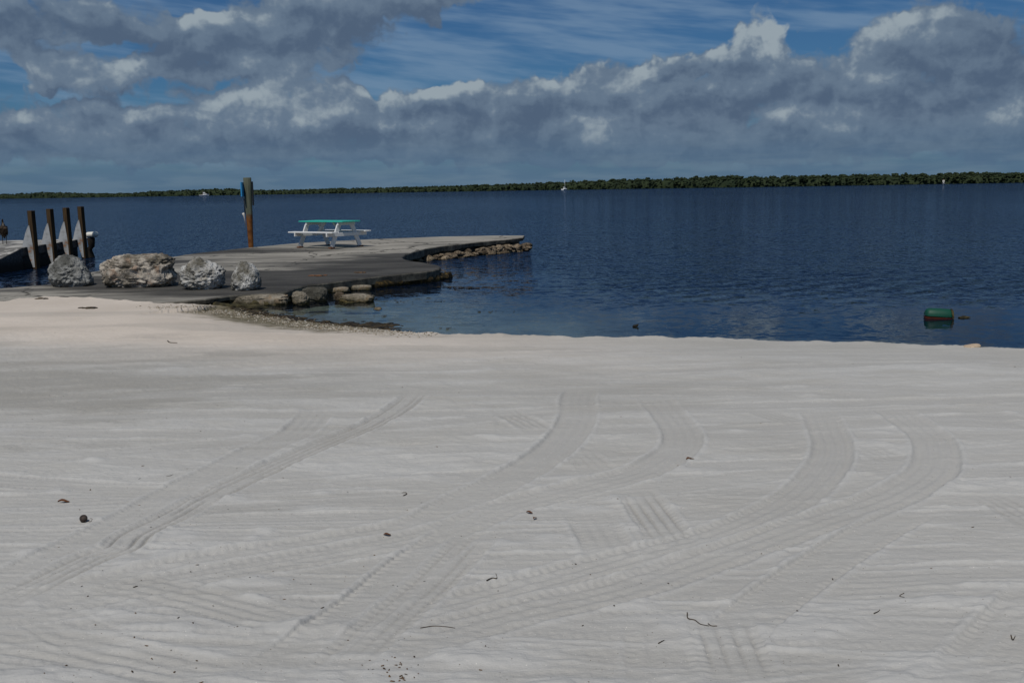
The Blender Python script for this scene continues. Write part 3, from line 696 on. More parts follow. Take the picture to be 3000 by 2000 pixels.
# ------------------------------------------------------------------ water
def build_water():
    rows = np.geomspace(7.0, 3600, 580)
    core = np.radians(np.linspace(-31, 31, 580)); out = np.radians(np.geomspace(31.3, 88, 30)); az = np.concatenate([-out[::-1], core, out])
    R, A = np.meshgrid(rows, az, indexing='ij')
    Y = R * np.ones_like(A); X = R * np.tan(A)
    far = np.abs(A) > math.radians(60)
    Y = np.where(far, R * np.cos(A) / math.cos(math.radians(60)), Y); X = np.where(far, R * np.sin(A) / math.cos(math.radians(60)), X)
    dist, ez = edge_dist(X, np.minimum(Y, 60))
    # sheltered water: along the sand, in the notch and by the concrete
    pd = np.full(X.shape, 1e9)
    for a, b in zip(PW, np.roll(PW, -1, 0)):
        d = b[:2] - a[:2]; t = np.clip(((X - a[0]) * d[0] + (Y - a[1]) * d[1]) / (d @ d), 0, 1)
        pd = np.minimum(pd, (X - a[0] - t * d[0]) ** 2 + (Y - a[1] - t * d[1]) ** 2)
    pd = np.sqrt(pd)
    off = np.maximum(-dist, 0)
    chop = sst(off + 1.6 * fbm2(X * .25, Y * .5, 3, 8), 4.0, 8.8)
    chop = np.where(Y < 27, chop * (.25 + .75 * sst(pd + .12 * np.maximum(X, 0) ** 1.3, .2, 4.5)), chop)
    chop = np.where((X < -6) & (Y < 33), np.minimum(chop, .25), chop)
    chop = .055 + .945 * chop
    chop = chop * (1 + .22 * fbm2(X * .05, Y * .018, 3, 9))
    rng = np.random.default_rng(3)
    Z = np.zeros_like(X)
    sp = R * (math.log(3600 / 7.0) / 580) * 1.0
    for i in range(56):
        lam = math.exp(rng.uniform(math.log(.16), math.log(.75))); k = 2 * math.pi / lam
        th = math.radians(-62) + rng.normal(0, .55)
        slope = .015 * (lam / .6) ** -.25
        keep = sst(lam / sp, 2.6, 5.0)
        ph = k * (X * math.cos(th) + Y * math.sin(th)) + rng.uniform(0, 6.28) + .9 * n2(X * .3 / lam ** .5, Y * .3 / lam ** .5, 600 + i)
        Z += slope / k * keep * np.sin(ph)
    Z *= chop
    me = grid_mesh('water', X, Y, Z)
    fattr(me, 'chop', chop)
    depth = np.maximum(off * .13, 0); depth = np.where(pd < 1.5, np.minimum(depth, .3 + pd), depth)
    fattr(me, 'deep', .12 + .86 * sst(depth, .2, .95))
    o = finish('water', me, MAT_WATER); tag(o, 'dark blue rippled bay water', None, None, 'structure')
build_water()

# ------------------------------------------------------------------ concrete pier
def build_pier():
    root = thing('concrete_pier', 'low stained concrete pier with rubble foundation and hooked end', 'pier')
    P = resample(np.vstack([PW, PW[:1]]), .35)[:-1]
    n = len(P); rng = np.random.default_rng(5)
    nxt = np.roll(P, -1, 0); prv = np.roll(P, 1, 0)
    tng = nxt[:, :2] - prv[:, :2]; tng /= np.linalg.norm(tng, axis=1)[:, None]
    area = np.sum(P[:, 0] * nxt[:, 1] - nxt[:, 0] * P[:, 1])
    nout = np.stack([tng[:, 1], -tng[:, 0]], 1) * (1 if area > 0 else -1)
    jit = .03 * n2(P[:, 0] * 3, P[:, 1] * 3, 4) + .10 * fbm2(P[:, 0] * 2.2, P[:, 1] * 2.2, 3, 14) * sst(P[:, 1], 21, 19.5)
    def ring(off, z):
        q = P.copy(); q[:, :2] += nout * (off + jit)[:, None]; q[:, 2] = z; return q
    zt = pier_z(P[:, 1])
    th = np.interp(P[:, 1], [19, 22, 26, 29, 33], [.10, .17, .17, .20, .13]) * (1 + .18 * n2(P[:, 0] * 1.6, P[:, 1] * 1.6, 6))
    rings = [ring(-.25, zt * 0 - 1.2), ring(-.22, zt - th - .03), ring(-.015, zt - th), ring(0, zt - .03), ring(-.012, zt - .008), ring(-.045, zt)]
    bm = bmesh.new(); vr = [[bm.verts.new(v) for v in r] for r in rings]
    for a, b in zip(vr, vr[1:]):
        for k in range(n): bm.faces.new((a[k], a[(k + 1) % n], b[(k + 1) % n], b[k]))
    cap = bm.faces.new(vr[-1]); bmesh.ops.triangulate(bm, faces=[cap])
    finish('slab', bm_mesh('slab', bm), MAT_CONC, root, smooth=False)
    # rubble stones under the far arm, each its own piece
    meshes = []
    for s in range(7):
        v, f = ICO[2]; v = v.copy()
        v = np.sign(v) * np.abs(v) ** .85
        v = v * (1 + .42 * fbm3(v * 1.3 + s * 7.7, 2, 50 + s) + .22 * fbm3(v * 3.5 + s, 2, 80 + s))[:, None]
        me = bpy.data.meshes.new('stone'); set_mesh(me, v, f); me.materials.append(MAT_STONE); me.polygons.foreach_set('use_smooth', np.ones(len(f), dtype=bool)); meshes.append(me)
    path = np.array([on_z(*q, .0) for q in [(1190, 766), (1215, 767), (1250, 764), (1300, 759), (1370, 752), (1440, 745), (1500, 739), (1545, 735)]])
    path = resample(path, .1); L = len(path)
    rg = random.Random(9)
    for row, (z, outw, cnt) in enumerate([(.015, -.02, 36), (.09, -.12, 34), (.165, -.19, 32)]):
        for k in range(cnt):
            fpos = (k + rg.uniform(.1, .9)) / cnt
            if row == 2 and fpos < .5: continue
            q = path[min(L - 1, int(fpos * (L - 1)))]
            o = bpy.data.objects.new('stone', rg.choice(meshes)); COL.objects.link(o); o.parent = root
            o.location = (q[0] + rg.uniform(-.04, .04), q[1] - outw + rg.uniform(-.05, .05), z + rg.uniform(-.03, .03))
            sz = rg.uniform(.055, .15); o.scale = (sz * rg.uniform(.9, 1.6), sz * rg.uniform(.8, 1.1), sz * rg.uniform(.42, .75))
            o.rotation_euler = (rg.uniform(-.35, .35), rg.uniform(-.3, .3), rg.uniform(0, 6.28))
    # end of the arm
    e = on_z(1545, 735, 0)
    for k in range(6):
        o = bpy.data.objects.new('stone', rg.choice(meshes)); COL.objects.link(o); o.parent = root
        o.location = (e[0] + rg.uniform(-.15, .06), e[1] + rg.uniform(-.1, .9), rg.uniform(0, .17)); sz = rg.uniform(.06, .12); o.scale = (sz * 1.1, sz, sz * .6); o.rotation_euler.z = rg.uniform(0, 6)
    def ledge(name, pts, rad, hz, mat, seed, parent):
        Q = resample(np.array(pts), .05); m = len(Q); k = 14
        tg = np.gradient(Q[:, :2], axis=0); tg /= np.linalg.norm(tg, axis=1)[:, None] + 1e-9
        X = np.zeros((m, k + 1)); Y = X.copy(); Z = X.copy()
        for j in range(k + 1):
            a = 2 * math.pi * j / k
            pp = np.stack([Q[:, 0] * 5, Q[:, 1] * 5, np.full(m, math.cos(a) * 1.5 + seed)], 1)
            r = rad * (1 + .95 * fbm3(pp, 4, seed, .62)); endf = np.minimum(1, np.minimum(np.arange(m), np.arange(m)[::-1]) / 4.0) * .95 + .05
            r = r * endf
            X[:, j] = Q[:, 0] - tg[:, 1] * r * math.cos(a); Y[:, j] = Q[:, 1] + tg[:, 0] * r * math.cos(a); Z[:, j] = Q[:, 2] + r * hz * math.sin(a)
        return finish(name, grid_mesh(name, X, Y, Z), mat, parent)
    ledge('algae_ledge', [on_z(*q, z) for q, z in [((1070, 838), .045), ((1130, 832), .05), ((1200, 824), .05), ((1250, 819), .05), ((1282, 815), .04), ((1304, 812), .02), ((1316, 811), -.01)]], .12, .85, MAT_ALGAE, 3, root)
    ledge('weedy_ledge', [on_z(*q, z) for q, z in [((610, 883), .05), ((650, 882), .05), ((720, 887), .03), ((800, 889), .015), ((850, 888), .0)]], .15, .55, MAT_ALGAE_DARK, 7, root)
    ledge('weedy_ledge', [on_z(*q, z) for q, z in [((600, 893), .06), ((670, 898), .02), ((740, 900), .0), ((790, 902), -.01)]], .11, .5, MAT_ALGAE_DARK, 8, root)
    return root
PIER_ROOT = build_pier()

# ------------------------------------------------------------------ rocks
def rock(name, label, cat, px0, px1, pytop, pybase, zbase, mat, seed, lobes=(), depth=.85, rough=.22, flat=.12, sub=5, taper=0.0, group=None, power=.75, yaw=0.0, pits=1.0):
    """rock whose outline spans the given pixels and that stands on zbase"""
    c = on_z((px0 + px1) / 2, pybase, zbase)
    w = np.linalg.norm(on_z(px0, pybase, zbase) - on_z(px1, pybase, zbase)); h = (pybase - pytop) / F_PX * math.hypot(c[1], c[0])
    v, f = ICO[sub]; v = v.copy()
    v = np.sign(v) * np.abs(v) ** power
    for (d, amt, wid) in lobes:
        d = np.array(d, float); d /= np.linalg.norm(d); k = np.exp(-(1 - v @ d / np.linalg.norm(v, axis=1)) / wid); v = v * (1 + amt * k)[:, None]
    nn = v / np.linalg.norm(v, axis=1)[:, None]
    s = seed * 3.7
    disp = rough * fbm3(v * 1.5 + s, 3, seed) + rough * .55 * (1 - 2 * np.abs(fbm3(v * 3.6 + s, 3, seed + 20))) * .6 + rough * .55 * fbm3(v * 7 + s, 4, seed + 40, .62)
    pit = np.clip(fbm3(v * 5.5 + s, 2, seed + 60) - .28, 0, 1)
    v = v + nn * (disp - pits * .35 * pit)[:, None]
    if taper: v[:, :2] *= (1 - taper * (v[:, 2:3] + .2))
    ext = v.max(0) - v.min(0); v = (v - (v.max(0) + v.min(0)) / 2) / ext
    v[:, 2] += .5; v[:, 2] = np.where(v[:, 2] < flat, flat * .9 + (v[:, 2] - flat) * .25, v[:, 2]); v[:, 2] -= v[:, 2].min()
    v[:, 2] /= v[:, 2].max()
    v = v * np.array([w * .97, w * depth, h])
    if yaw:
        cy, sy = math.cos(yaw), math.sin(yaw); v[:, :2] = v[:, :2] @ np.array([[cy, sy], [-sy, cy]])
    me = bpy.data.meshes.new(name); set_mesh(me, v, f)
    o = finish(name, me, mat); kk = 1 + w * depth * .42 / c[1]; o.location = (c[0] * kk, c[1] * kk, zbase - .025)
    return tag(o, label, cat, group)
pz = pier_z(20.0) 
rock('boulder', 'grey rough coral boulder nearest the dock, leftmost of four', 'boulder', 150, 270, 750, 843, pz, MAT_ROCK_GREY, 2, [((-.1, 0, 1), .15, .25), ((1, 0, -.8), .30, .15)], .85, .17, taper=.13, power=.85, pits=.5, sub=6, group='boulders at the foot of the pier')
rock('boulder', 'largest boulder, long tan block with pitted face and flat top', 'boulder', 308, 516, 747, 844, pz, MAT_ROCK_TAN, 5, [((.6, 0, .7), .15, .2)], .6, .20, power=.55, sub=6, group='boulders at the foot of the pier')
rock('boulder', 'round pale boulder with a small knob on top, third from the dock', 'boulder', 532, 660, 755, 849, pz, MAT_ROCK_PALE, 8, [((-.1, 0, 1), .36, .06), ((-.6, 0, .5), .1, .2)], .85, .20, power=.8, sub=6, group='boulders at the foot of the pier')
rock('boulder', 'smallest boulder, egg-shaped with white crusted top, rightmost of four', 'boulder', 677, 765, 765, 851, pz, MAT_ROCK_PALE, 13, [], .9, .18, taper=.30, power=.85, sub=6, group='boulders at the foot of the pier')
# broken limestone along the water's edge
rock('limestone_slab', 'flat pale broken limestone slab below the smallest boulder', 'rock', 672, 850, 860, 894, .0, MAT_ROCK_SHORE, 21, [], .38, .14, power=.5, flat=.3, sub=5)
rock('shore_rock', 'whitish pointed rock standing at the edge of the calm pool', 'rock', 856, 908, 850, 893, .0, MAT_ROCK_SHORE, 24, [((-.6, 0, 1), .4, .25)], .8, .2, power=.9)
rock('shore_rock', 'dark squarish rock against the pier behind the whitish pointed rock', 'rock', 884, 962, 838, 884, .0, MAT_ROCK_DARK, 27, [], .6, .16, power=.6)
rock('shore_rock', 'long low brown rock lying in the pool under the pier edge', 'rock', 990, 1102, 858, 895, -.06, MAT_ROCK_SHORE, 31, [((1, 0, .5), .2, .3)], .5, .26, power=.65)
rock('shore_rock', 'small tan stone pair leaning on the low brown rock', 'rock', 980, 1012, 852, 880, .0, MAT_STONE, 33, [((0, 0, 1), .2, .2)], .8, .22, sub=3)
rock('shore_rock', 'tiny tan stone in the pool right of the low brown rock', 'rock', 1094, 1120, 896, 909, -.02, MAT_STONE, 36, [], .8, .2, sub=3)
rock('curb_stone', 'pale flat curb stone by the dark squarish rock', 'rock', 930, 1026, 838, 855, .02, MAT_ROCK_SHORE, 38, [], .45, .14, power=.5, sub=3)
rock('curb_stone', 'pale flat curb stone where the yellow weed begins', 'rock', 1014, 1090, 832, 848, .02, MAT_ROCK_SHORE, 41, [], .45, .14, power=.5, sub=3)
rock('shore_rock', 'cream lump of rock on the sand lip at far right', 'rock', 2818, 2874, 1003, 1021, .165, MAT_CREAM, 44, [((.6, 0, 1), .5, .15), ((-1, 0, 0), .2, .3)], .7, .12, sub=3, pits=0)

# ------------------------------------------------------------------ picnic table
def build_table():
    th = math.radians(-37)
    
    pts = [on_pier(876, 727.5), on_pier(983, 728.5), on_pier(952, 720), on_pier(1058, 720.5)]
    c = sum(pts) / 4
    root = thing('picnic_table', 'white picnic table with turquoise top standing on the pier', 'table', (c[0], c[1], pier_z(c[1]) + .02), th)
    L = 1.83; fx = .66
    for k in range(6): finish('top_plank', bm_mesh('top_plank', box_bm(0, (k - 2.5) * .122, .735, L, .113, .038, .005)), MAT_TEAL, root, False)
    for s in (-1, 1):
        b = thing('bench', None, None); b.parent = root
        for k in range(2): finish('bench_plank', bm_mesh('bench_plank', box_bm(0, s * (.60 + k * .127), .437, L, .118, .036, .005)), MAT_WHITE, b, False)
    for e in (-1, 1):
        x = e * fx
        for s in (-1, 1):
            lg = finish('leg', bm_mesh('leg', beam((x, s * .56, .02), (x, s * .22, .716), .042, .14, (0, 1, 0), .004)), MAT_WHITE, root, False)
            finish('foot_pad', bm_mesh('foot_pad', box_bm(x - .06 * 0, s * .57, .0, .12, .16, .04, .004)), MAT_RUSTPAD, lg, False)
        finish('bench_support', bm_mesh('bench_support', beam((x + .042, -.80, .368), (x + .042, .80, .368), .042, .10, (0, 0, 1), .004)), MAT_WHITE, root, False)
        finish('top_cleat', bm_mesh('top_cleat', beam((x + .042, -.34, .674), (x + .042, .34, .674), .042, .085, (0, 0, 1), .004)), MAT_WHITE, root, False)
        finish('brace', bm_mesh('brace', beam((x - e * .06, 0, .33), (e * .16, 0, .70), .07, .04, (0, 1, 0), .004)), MAT_WHITE, root, False)
build_table()

# ------------------------------------------------------------------ marker piling
def build_piling():
    y = 31.6
    base = at_y(735.5, 725, y); top = at_y(724, 520.5, y)
    root = thing('marker_piling', 'leaning grey-green wooden piling with rust-brown foot behind the pier', 'piling', (base[0], y, 0))
    d = np.array([top[0] - base[0], 0, top[2] - base[2]]); bz = base[2]
    lx = lambda z: (z - bz) * d[0] / d[2]
    prof = [(-1.6, .085), (bz, .074), (.85, .083), (1.1, .090), (1.3, .098), (1.7, .105), (2.1, .113), (top[2] - .01, .117), (top[2], .112)]
    pts = [(lx(z), 0, z) for z, r in prof]
    finish('post', bm_mesh('post', tube_bm(pts, [r for z, r in prof], 18)), MAT_PILE, root)
    def panel(name, px0, py0, py1, mat, sx, dy, w, sidesign):
        a = at_y(px0, py0, y); b = at_y(px0, py1, y)
        cz = (a[2] + b[2]) / 2; h = a[2] - b[2]
        m = Matrix.Rotation(math.atan2(d[0], d[2]), 4, 'Y')
        return finish(name, bm_mesh(name, box_bm(a[0] - base[0] + 0 * sidesign, dy, cz, sx, w, h, .003, mat=m)), mat, root, False)
    panel('blue_sign', 712.5, 534, 576, MAT_BLUE, .035, -.02, .55, -1)
    panel('black_board', 737.5, 532, 602, MAT_BLACK, .03, .05, .10, 1)
    p0 = at_y(716, 582, y); p1 = at_y(719.5, 626, y)
    finish('cable', bm_mesh('cable', tube_bm([(p0[0] - base[0], -.06, p0[2]), (p1[0] - base[0], -.06, p1[2])], .014, 6)), MAT_BLACK, root)
    p0 = at_y(715.5, 626, y); p1 = at_y(722, 664, y)
    finish('pipe', bm_mesh('pipe', tube_bm([(p0[0] - base[0] - .02, -.06, p0[2] + .02), (p0[0] - base[0], -.06, p0[2] - .04), (p0[0] - base[0] + .012, -.06, p0[2] - .10), (p1[0] - base[0], -.06, p1[2])], [.038, .034, .018, .013], 8)), MAT_PIPE, root)
build_piling()

# ------------------------------------------------------------------ dock on the left
DZ = .60
D1 = at_y(99, 784, 29.5); D4 = at_y(243, 760, 33.9)
ddir = (D4 - D1)[:2] / np.linalg.norm((D4 - D1)[:2]); dnrm = np.array([ddir[1], -ddir[0]])   # dnrm points out over the basin (+x)
def build_dock():
    root = thing('boat_dock', 'dark concrete boat dock with pale flat deck at left edge', 'dock')
    e1 = D1[:2] - dnrm * .16; e4 = D4[:2] - dnrm * .16 + ddir * .55
    P = lambda q, z: (q[0], q[1], z)
    # deck block along the posts
    a = e1 - ddir * .35; b = e4
    bk = prism_bm([P(a, DZ - .24), P(b, DZ - .24), P(b - dnrm * 9, DZ - .24), P(a - dnrm * 9, DZ - .24)], (0, 0, .24))
    bmesh.ops.bevel(bk, geom=list(bk.edges), offset=.012, segments=1, affect='EDGES')
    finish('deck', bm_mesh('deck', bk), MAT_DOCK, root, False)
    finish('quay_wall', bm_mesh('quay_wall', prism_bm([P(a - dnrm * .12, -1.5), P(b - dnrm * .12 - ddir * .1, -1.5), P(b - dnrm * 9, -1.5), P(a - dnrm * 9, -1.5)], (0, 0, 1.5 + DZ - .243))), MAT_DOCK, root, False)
    # bank that slopes down towards the ramp, nearer the camera
    w0 = a; w1 = np.array(on_z(0, 800, 0)[:2]); w1d = (w1 - w0); w2 = w0 + w1d * 3.2
    zs = [DZ - .004, .36, -.25]
    bm = bmesh.new()
    lines = []
    for q, z in zip((w0 - w1d * .0, w1, w2), zs):
        lines.append([bm.verts.new(v) for v in (P(q, -1.5), P(q, z - .012), P(q - np.array([.012, 0]), z), P(q - np.array([9, 0]), z), P(q - np.array([9, 0]), -1.5))])
    for l0, l1 in zip(lines, lines[1:]):
        for k in range(4): bm.faces.new((l0[k], l0[k + 1], l1[k + 1], l1[k]))
    bm.faces.new(lines[0]); bm.faces.new(lines[-1][::-1])
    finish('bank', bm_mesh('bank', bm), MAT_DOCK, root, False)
    return root
build_dock()
names = ['nearest to the camera', 'second nearest', 'third nearest', 'farthest from the camera']
TOPS = [(105 - 9, 617), (155 - 9, 612), (200 - 8, 608.5), (245 - 8, 605)]
def build_dock_posts():
    for k in range(4):
        f = [0, .345, .675, 1.0][k]
        q = D1[:2] + (D4[:2] - D1[:2]) * f + dnrm * .06
        ztop = at_y(TOPS[k][0], TOPS[k][1], q[1])[2]
        root = thing('dock_post', 'dark square timber post with pale gusset on the dock, ' + names[k], 'post', (q[0], q[1], DZ), 0, 'timber posts along the dock')
        lean = -.012
        h = ztop - DZ
        m = Matrix.Rotation(math.radians(-19), 4, 'Z')
        bm = box_bm(0, 0, 0, .15, .15, h + 1.9, .008, mat=m)
        for v in bm.verts: v.co.z += (h - 1.9) / 2; v.co.x += (v.co.z) * lean
        finish('timber', bm_mesh('timber', bm), MAT_DARKWOOD, root, False)
        # pale concrete gusset: stands on the deck, leans on the post, tapers down its flank
        nx = np.array([dnrm[0], dnrm[1]]); hg = h * .60
        prof = [(-.05, hg), (-.085, hg * .97), (-.14, hg * .78), (-.18, hg * .62), (-.25, hg * .25), (-.29, .004), (-.15, .004), (-.13, -.24), (-.05, -.56), (.0, -.56), (.0, 0)]
        pts = [(a * nx[0] + z * lean, a * nx[1] - .08, z) for a, z in prof]
        pts = [(p[0], p[1], p[2]) for p in pts]
        finish('gusset', bm_mesh('gusset', prism_bm(pts, (ddir[0] * .10, ddir[1] * .10, 0))), MAT_GUSSET, root, False)
    # corner piling and white fender
    q = D4[:2] + ddir * .62 + dnrm * .05
    bm = tube_bm([(0, 0, -1.6), (.02, 0, 0), (-.01, 0, .25), (.05, 0, .35), (.06, 0, .60), (.05, 0, .64)], [.10, .10, .07, .09, .11, .10], 12)
    for v in bm.verts:
        v.co += Vector((1, 0, 0)) * .03 * math.sin(v.co.z * 23 + v.co.y * 30)
    o = finish('corner_piling', bm_mesh('corner_piling', bm), MAT_BLACKWOOD); o.location = (q[0], q[1], 0); tag(o, 'black ragged piling at the end corner of the dock below the white fender', 'piling')
    r = .09; L = .40
    prof = [(.02, -L / 2)] + [(r * math.sin(a), -L / 2 + r - r * math.cos(a)) for a in np.linspace(.3, math.pi / 2, 5)] + [(r * math.sin(a), L / 2 - r - r * math.cos(a)) for a in np.linspace(math.pi / 2, math.pi - .3, 5)] + [(.02, L / 2)]
    root = thing('boat_fender', 'white rounded fender lying at the end corner of the dock', 'fender', (q[0] + .13, q[1] - .05, .64 + r))
    b = finish('float', bm_mesh('float', lathe_bm(prof, 20)), MAT_FENDER, root); b.rotation_euler = (0, math.radians(88), math.radians(8))
    s = finish('strap', bm_mesh('strap', box_bm(-.12, 0, -r + .005, .12, .10, .05, .006)), MAT_WHITE, root, False)
build_dock_posts()

def build_bird():
    f = at_y(14, 712, 31.4); h = .76
    me = bpy.data.meshes.new('person'); me.name = 'wading_bird'
    V = [((0, 0, .40), .105), ((.0, .03, .30), .085), ((0, .09, .24), .035), ((0, .15, .17), .02),       # body, rump, tail
         ((-.005, -.03, .50), .088), ((-.005, -.05, .58), .05), ((-.01, -.035, .64), .028), ((-.012, -.045, .70), .026), ((-.012, -.075, .725), .026), ((-.012, -.13, .735), .011), ((-.012, -.19, .738), .005),
         ((.045, .02, .29), .035), ((.05, .01, .22), .014), ((.05, .03, .12), .009), ((.05, .02, .012), .010), ((.05, -.05, .006), .006),
         ((-.045, .02, .29), .035), ((-.05, .01, .22), .014), ((-.05, .03, .12), .009), ((-.05, .02, .012), .010), ((-.05, -.05, .006), .006)]
    E = [(0, 1), (1, 2), (2, 3), (0, 4), (4, 5), (5, 6), (6, 7), (7, 8), (8, 9), (9, 10), (1, 11), (11, 12), (12, 13), (13, 14), (14, 15), (1, 16), (16, 17), (17, 18), (18, 19), (19, 20)]
    me.from_pydata([v for v, r in V], E, [])
    o = bpy.data.objects.new('wading_bird', me); COL.objects.link(o); me.materials.append(MAT_BIRD)
    sk = o.modifiers.new('skin', 'SKIN'); o.modifiers.new('sub', 'SUBSURF').levels = 2; o.modifiers['sub'].render_levels = 2
    for i, (v, r) in enumerate(V):
        me.skin_vertices[0].data[i].radius = (r, r); me.skin_vertices[0].data[i].use_root = (i == 0)
    o.location = (f[0], f[1], DZ + .002); o.rotation_euler.z = math.radians(25)
    tag(o, 'dark brown long-legged wading bird standing on the dock deck', 'bird')
    for s in (-1, 1):
        v, fc = ICO[3]; v = v * np.array([.028, .075, .14]); v[:, 1] += .25 * (.10 - v[:, 2]) * .6; v[:, 0] += s * .088; v[:, 2] += .40
        me2 = bpy.data.meshes.new('wing'); set_mesh(me2, v, fc); finish('wing', me2, MAT_BIRD, o)
    v, fc = ICO[2]; v = v * np.array([.022, .015, .10]); v[:, 1] -= .085 + .12 * (v[:, 2]); v[:, 2] += .54
    me3 = bpy.data.meshes.new('throat_patch'); set_mesh(me3, v, fc); finish('throat_patch', me3, MAT_BIRDPALE, o)
build_bird()

# ------------------------------------------------------------------ float, boats, marker
def build_float():
    c = on_z(2757, 934, .0); sc = 1.0
    root = thing('mooring_float', 'green and orange barrel float lying in the water at right', 'float', (c[0], c[1] + .1, .022), math.radians(-6))
    r = .098; L = .385
    # two half shells: green top, orange-brown underside
    def shell(name, a0, a1, mat):
        prof = [(.0, -L / 2), (r * .62, -L / 2), (r * .86, -L / 2 + .02), (r, -L / 2 + .055), (r * 1.0, -.05), (r * 1.03, 0), (r, .05), (r, L / 2 - .055), (r * .86, L / 2 - .02), (r * .62, L / 2), (0, L / 2)]
        n = 16; X = np.zeros((len(prof), n + 1)); Y = X.copy(); Z = X.copy()
        for i, (rr, z) in enumerate(prof):
            for j in range(n + 1):
                a = a0 + (a1 - a0) * j / n; X[i, j] = z; Y[i, j] = rr * math.cos(a); Z[i, j] = rr * math.sin(a) * (1.1 if mat is MAT_GREEN else 1)
        return finish(name, grid_mesh(name, X, Y, Z), mat, root)
    a = shell('green_shell', math.radians(-2), math.radians(182), MAT_GREEN); b = shell('orange_belly', math.radians(182), math.radians(358), MAT_ORANGE)
    for o in (a, b): o.rotation_euler.y = math.radians(3.5)
    for o in (a,): o.location.z = .012
    finish('collar', bm_mesh('collar', tube_bm([(.18, .1 * math.cos(t), .1 * math.sin(t)) for t in np.linspace(0, 2 * math.pi, 17)], .016, 6, False)), MAT_ALGAE_DARK, root)
    finish('rope', bm_mesh('rope', tube_bm([(.19, -.02, -.02), (.24, -.03, -.035), (.30, -.04, -.04), (.36, -.03, -.035)], [.012, .010, .010, .014], 6)), MAT_ALGAE_DARK, root)
    v, f = ICO[3]; v = v * (1 + .5 * fbm3(v * 2.2, 3, 4))[:, None] * np.array([.07, .05, .022]); v[:, 0] += .36 + v[:, 0] * .1; v[:, 2] += -.03 + v[:, 0] * .04
    me = bpy.data.meshes.new('weed_tuft'); set_mesh(me, v, f); finish('weed_tuft', me, MAT_ALGAE_DARK, root)
build_float()

def hull_bm(L, B, H, draft=.3, sheer=.35, n=14):
    """simple boat hull, bow to +x; deck closed"""
    bm = bmesh.new(); rows = []
    for i in range(n + 1):
        t = i / n; x = -L / 2 + L * t
        half = B / 2 * (1 - max(0, (t - .45) / .55) ** 2.2) * (.92 + .08 * min(1, t * 4)); half = max(half, .03)
        zt = H * (1 + sheer * t * t); 
        keel = -draft * (1 - max(0, (t - .7) / .3) ** 2)
        rake = .10 * L * max(0, (t - .6) / .4)
        rows.append([bm.verts.new(v) for v in ((x, 0, keel), (x, -half * .7, -draft * .25), (x + rake * .45, -half * .93, zt * .45), (x + rake, -half, zt), (x + rake, half, zt), (x + rake * .45, half * .93, zt * .45), (x, half * .7, -draft * .25))])
    for a, b in zip(rows, rows[1:]):
        for k in range(7): bm.faces.new((a[k], a[(k + 1) % 7], b[(k + 1) % 7], b[k]))
    bm.faces.new(rows[0][::-1]); bm.faces.new(rows[-1]); return bm
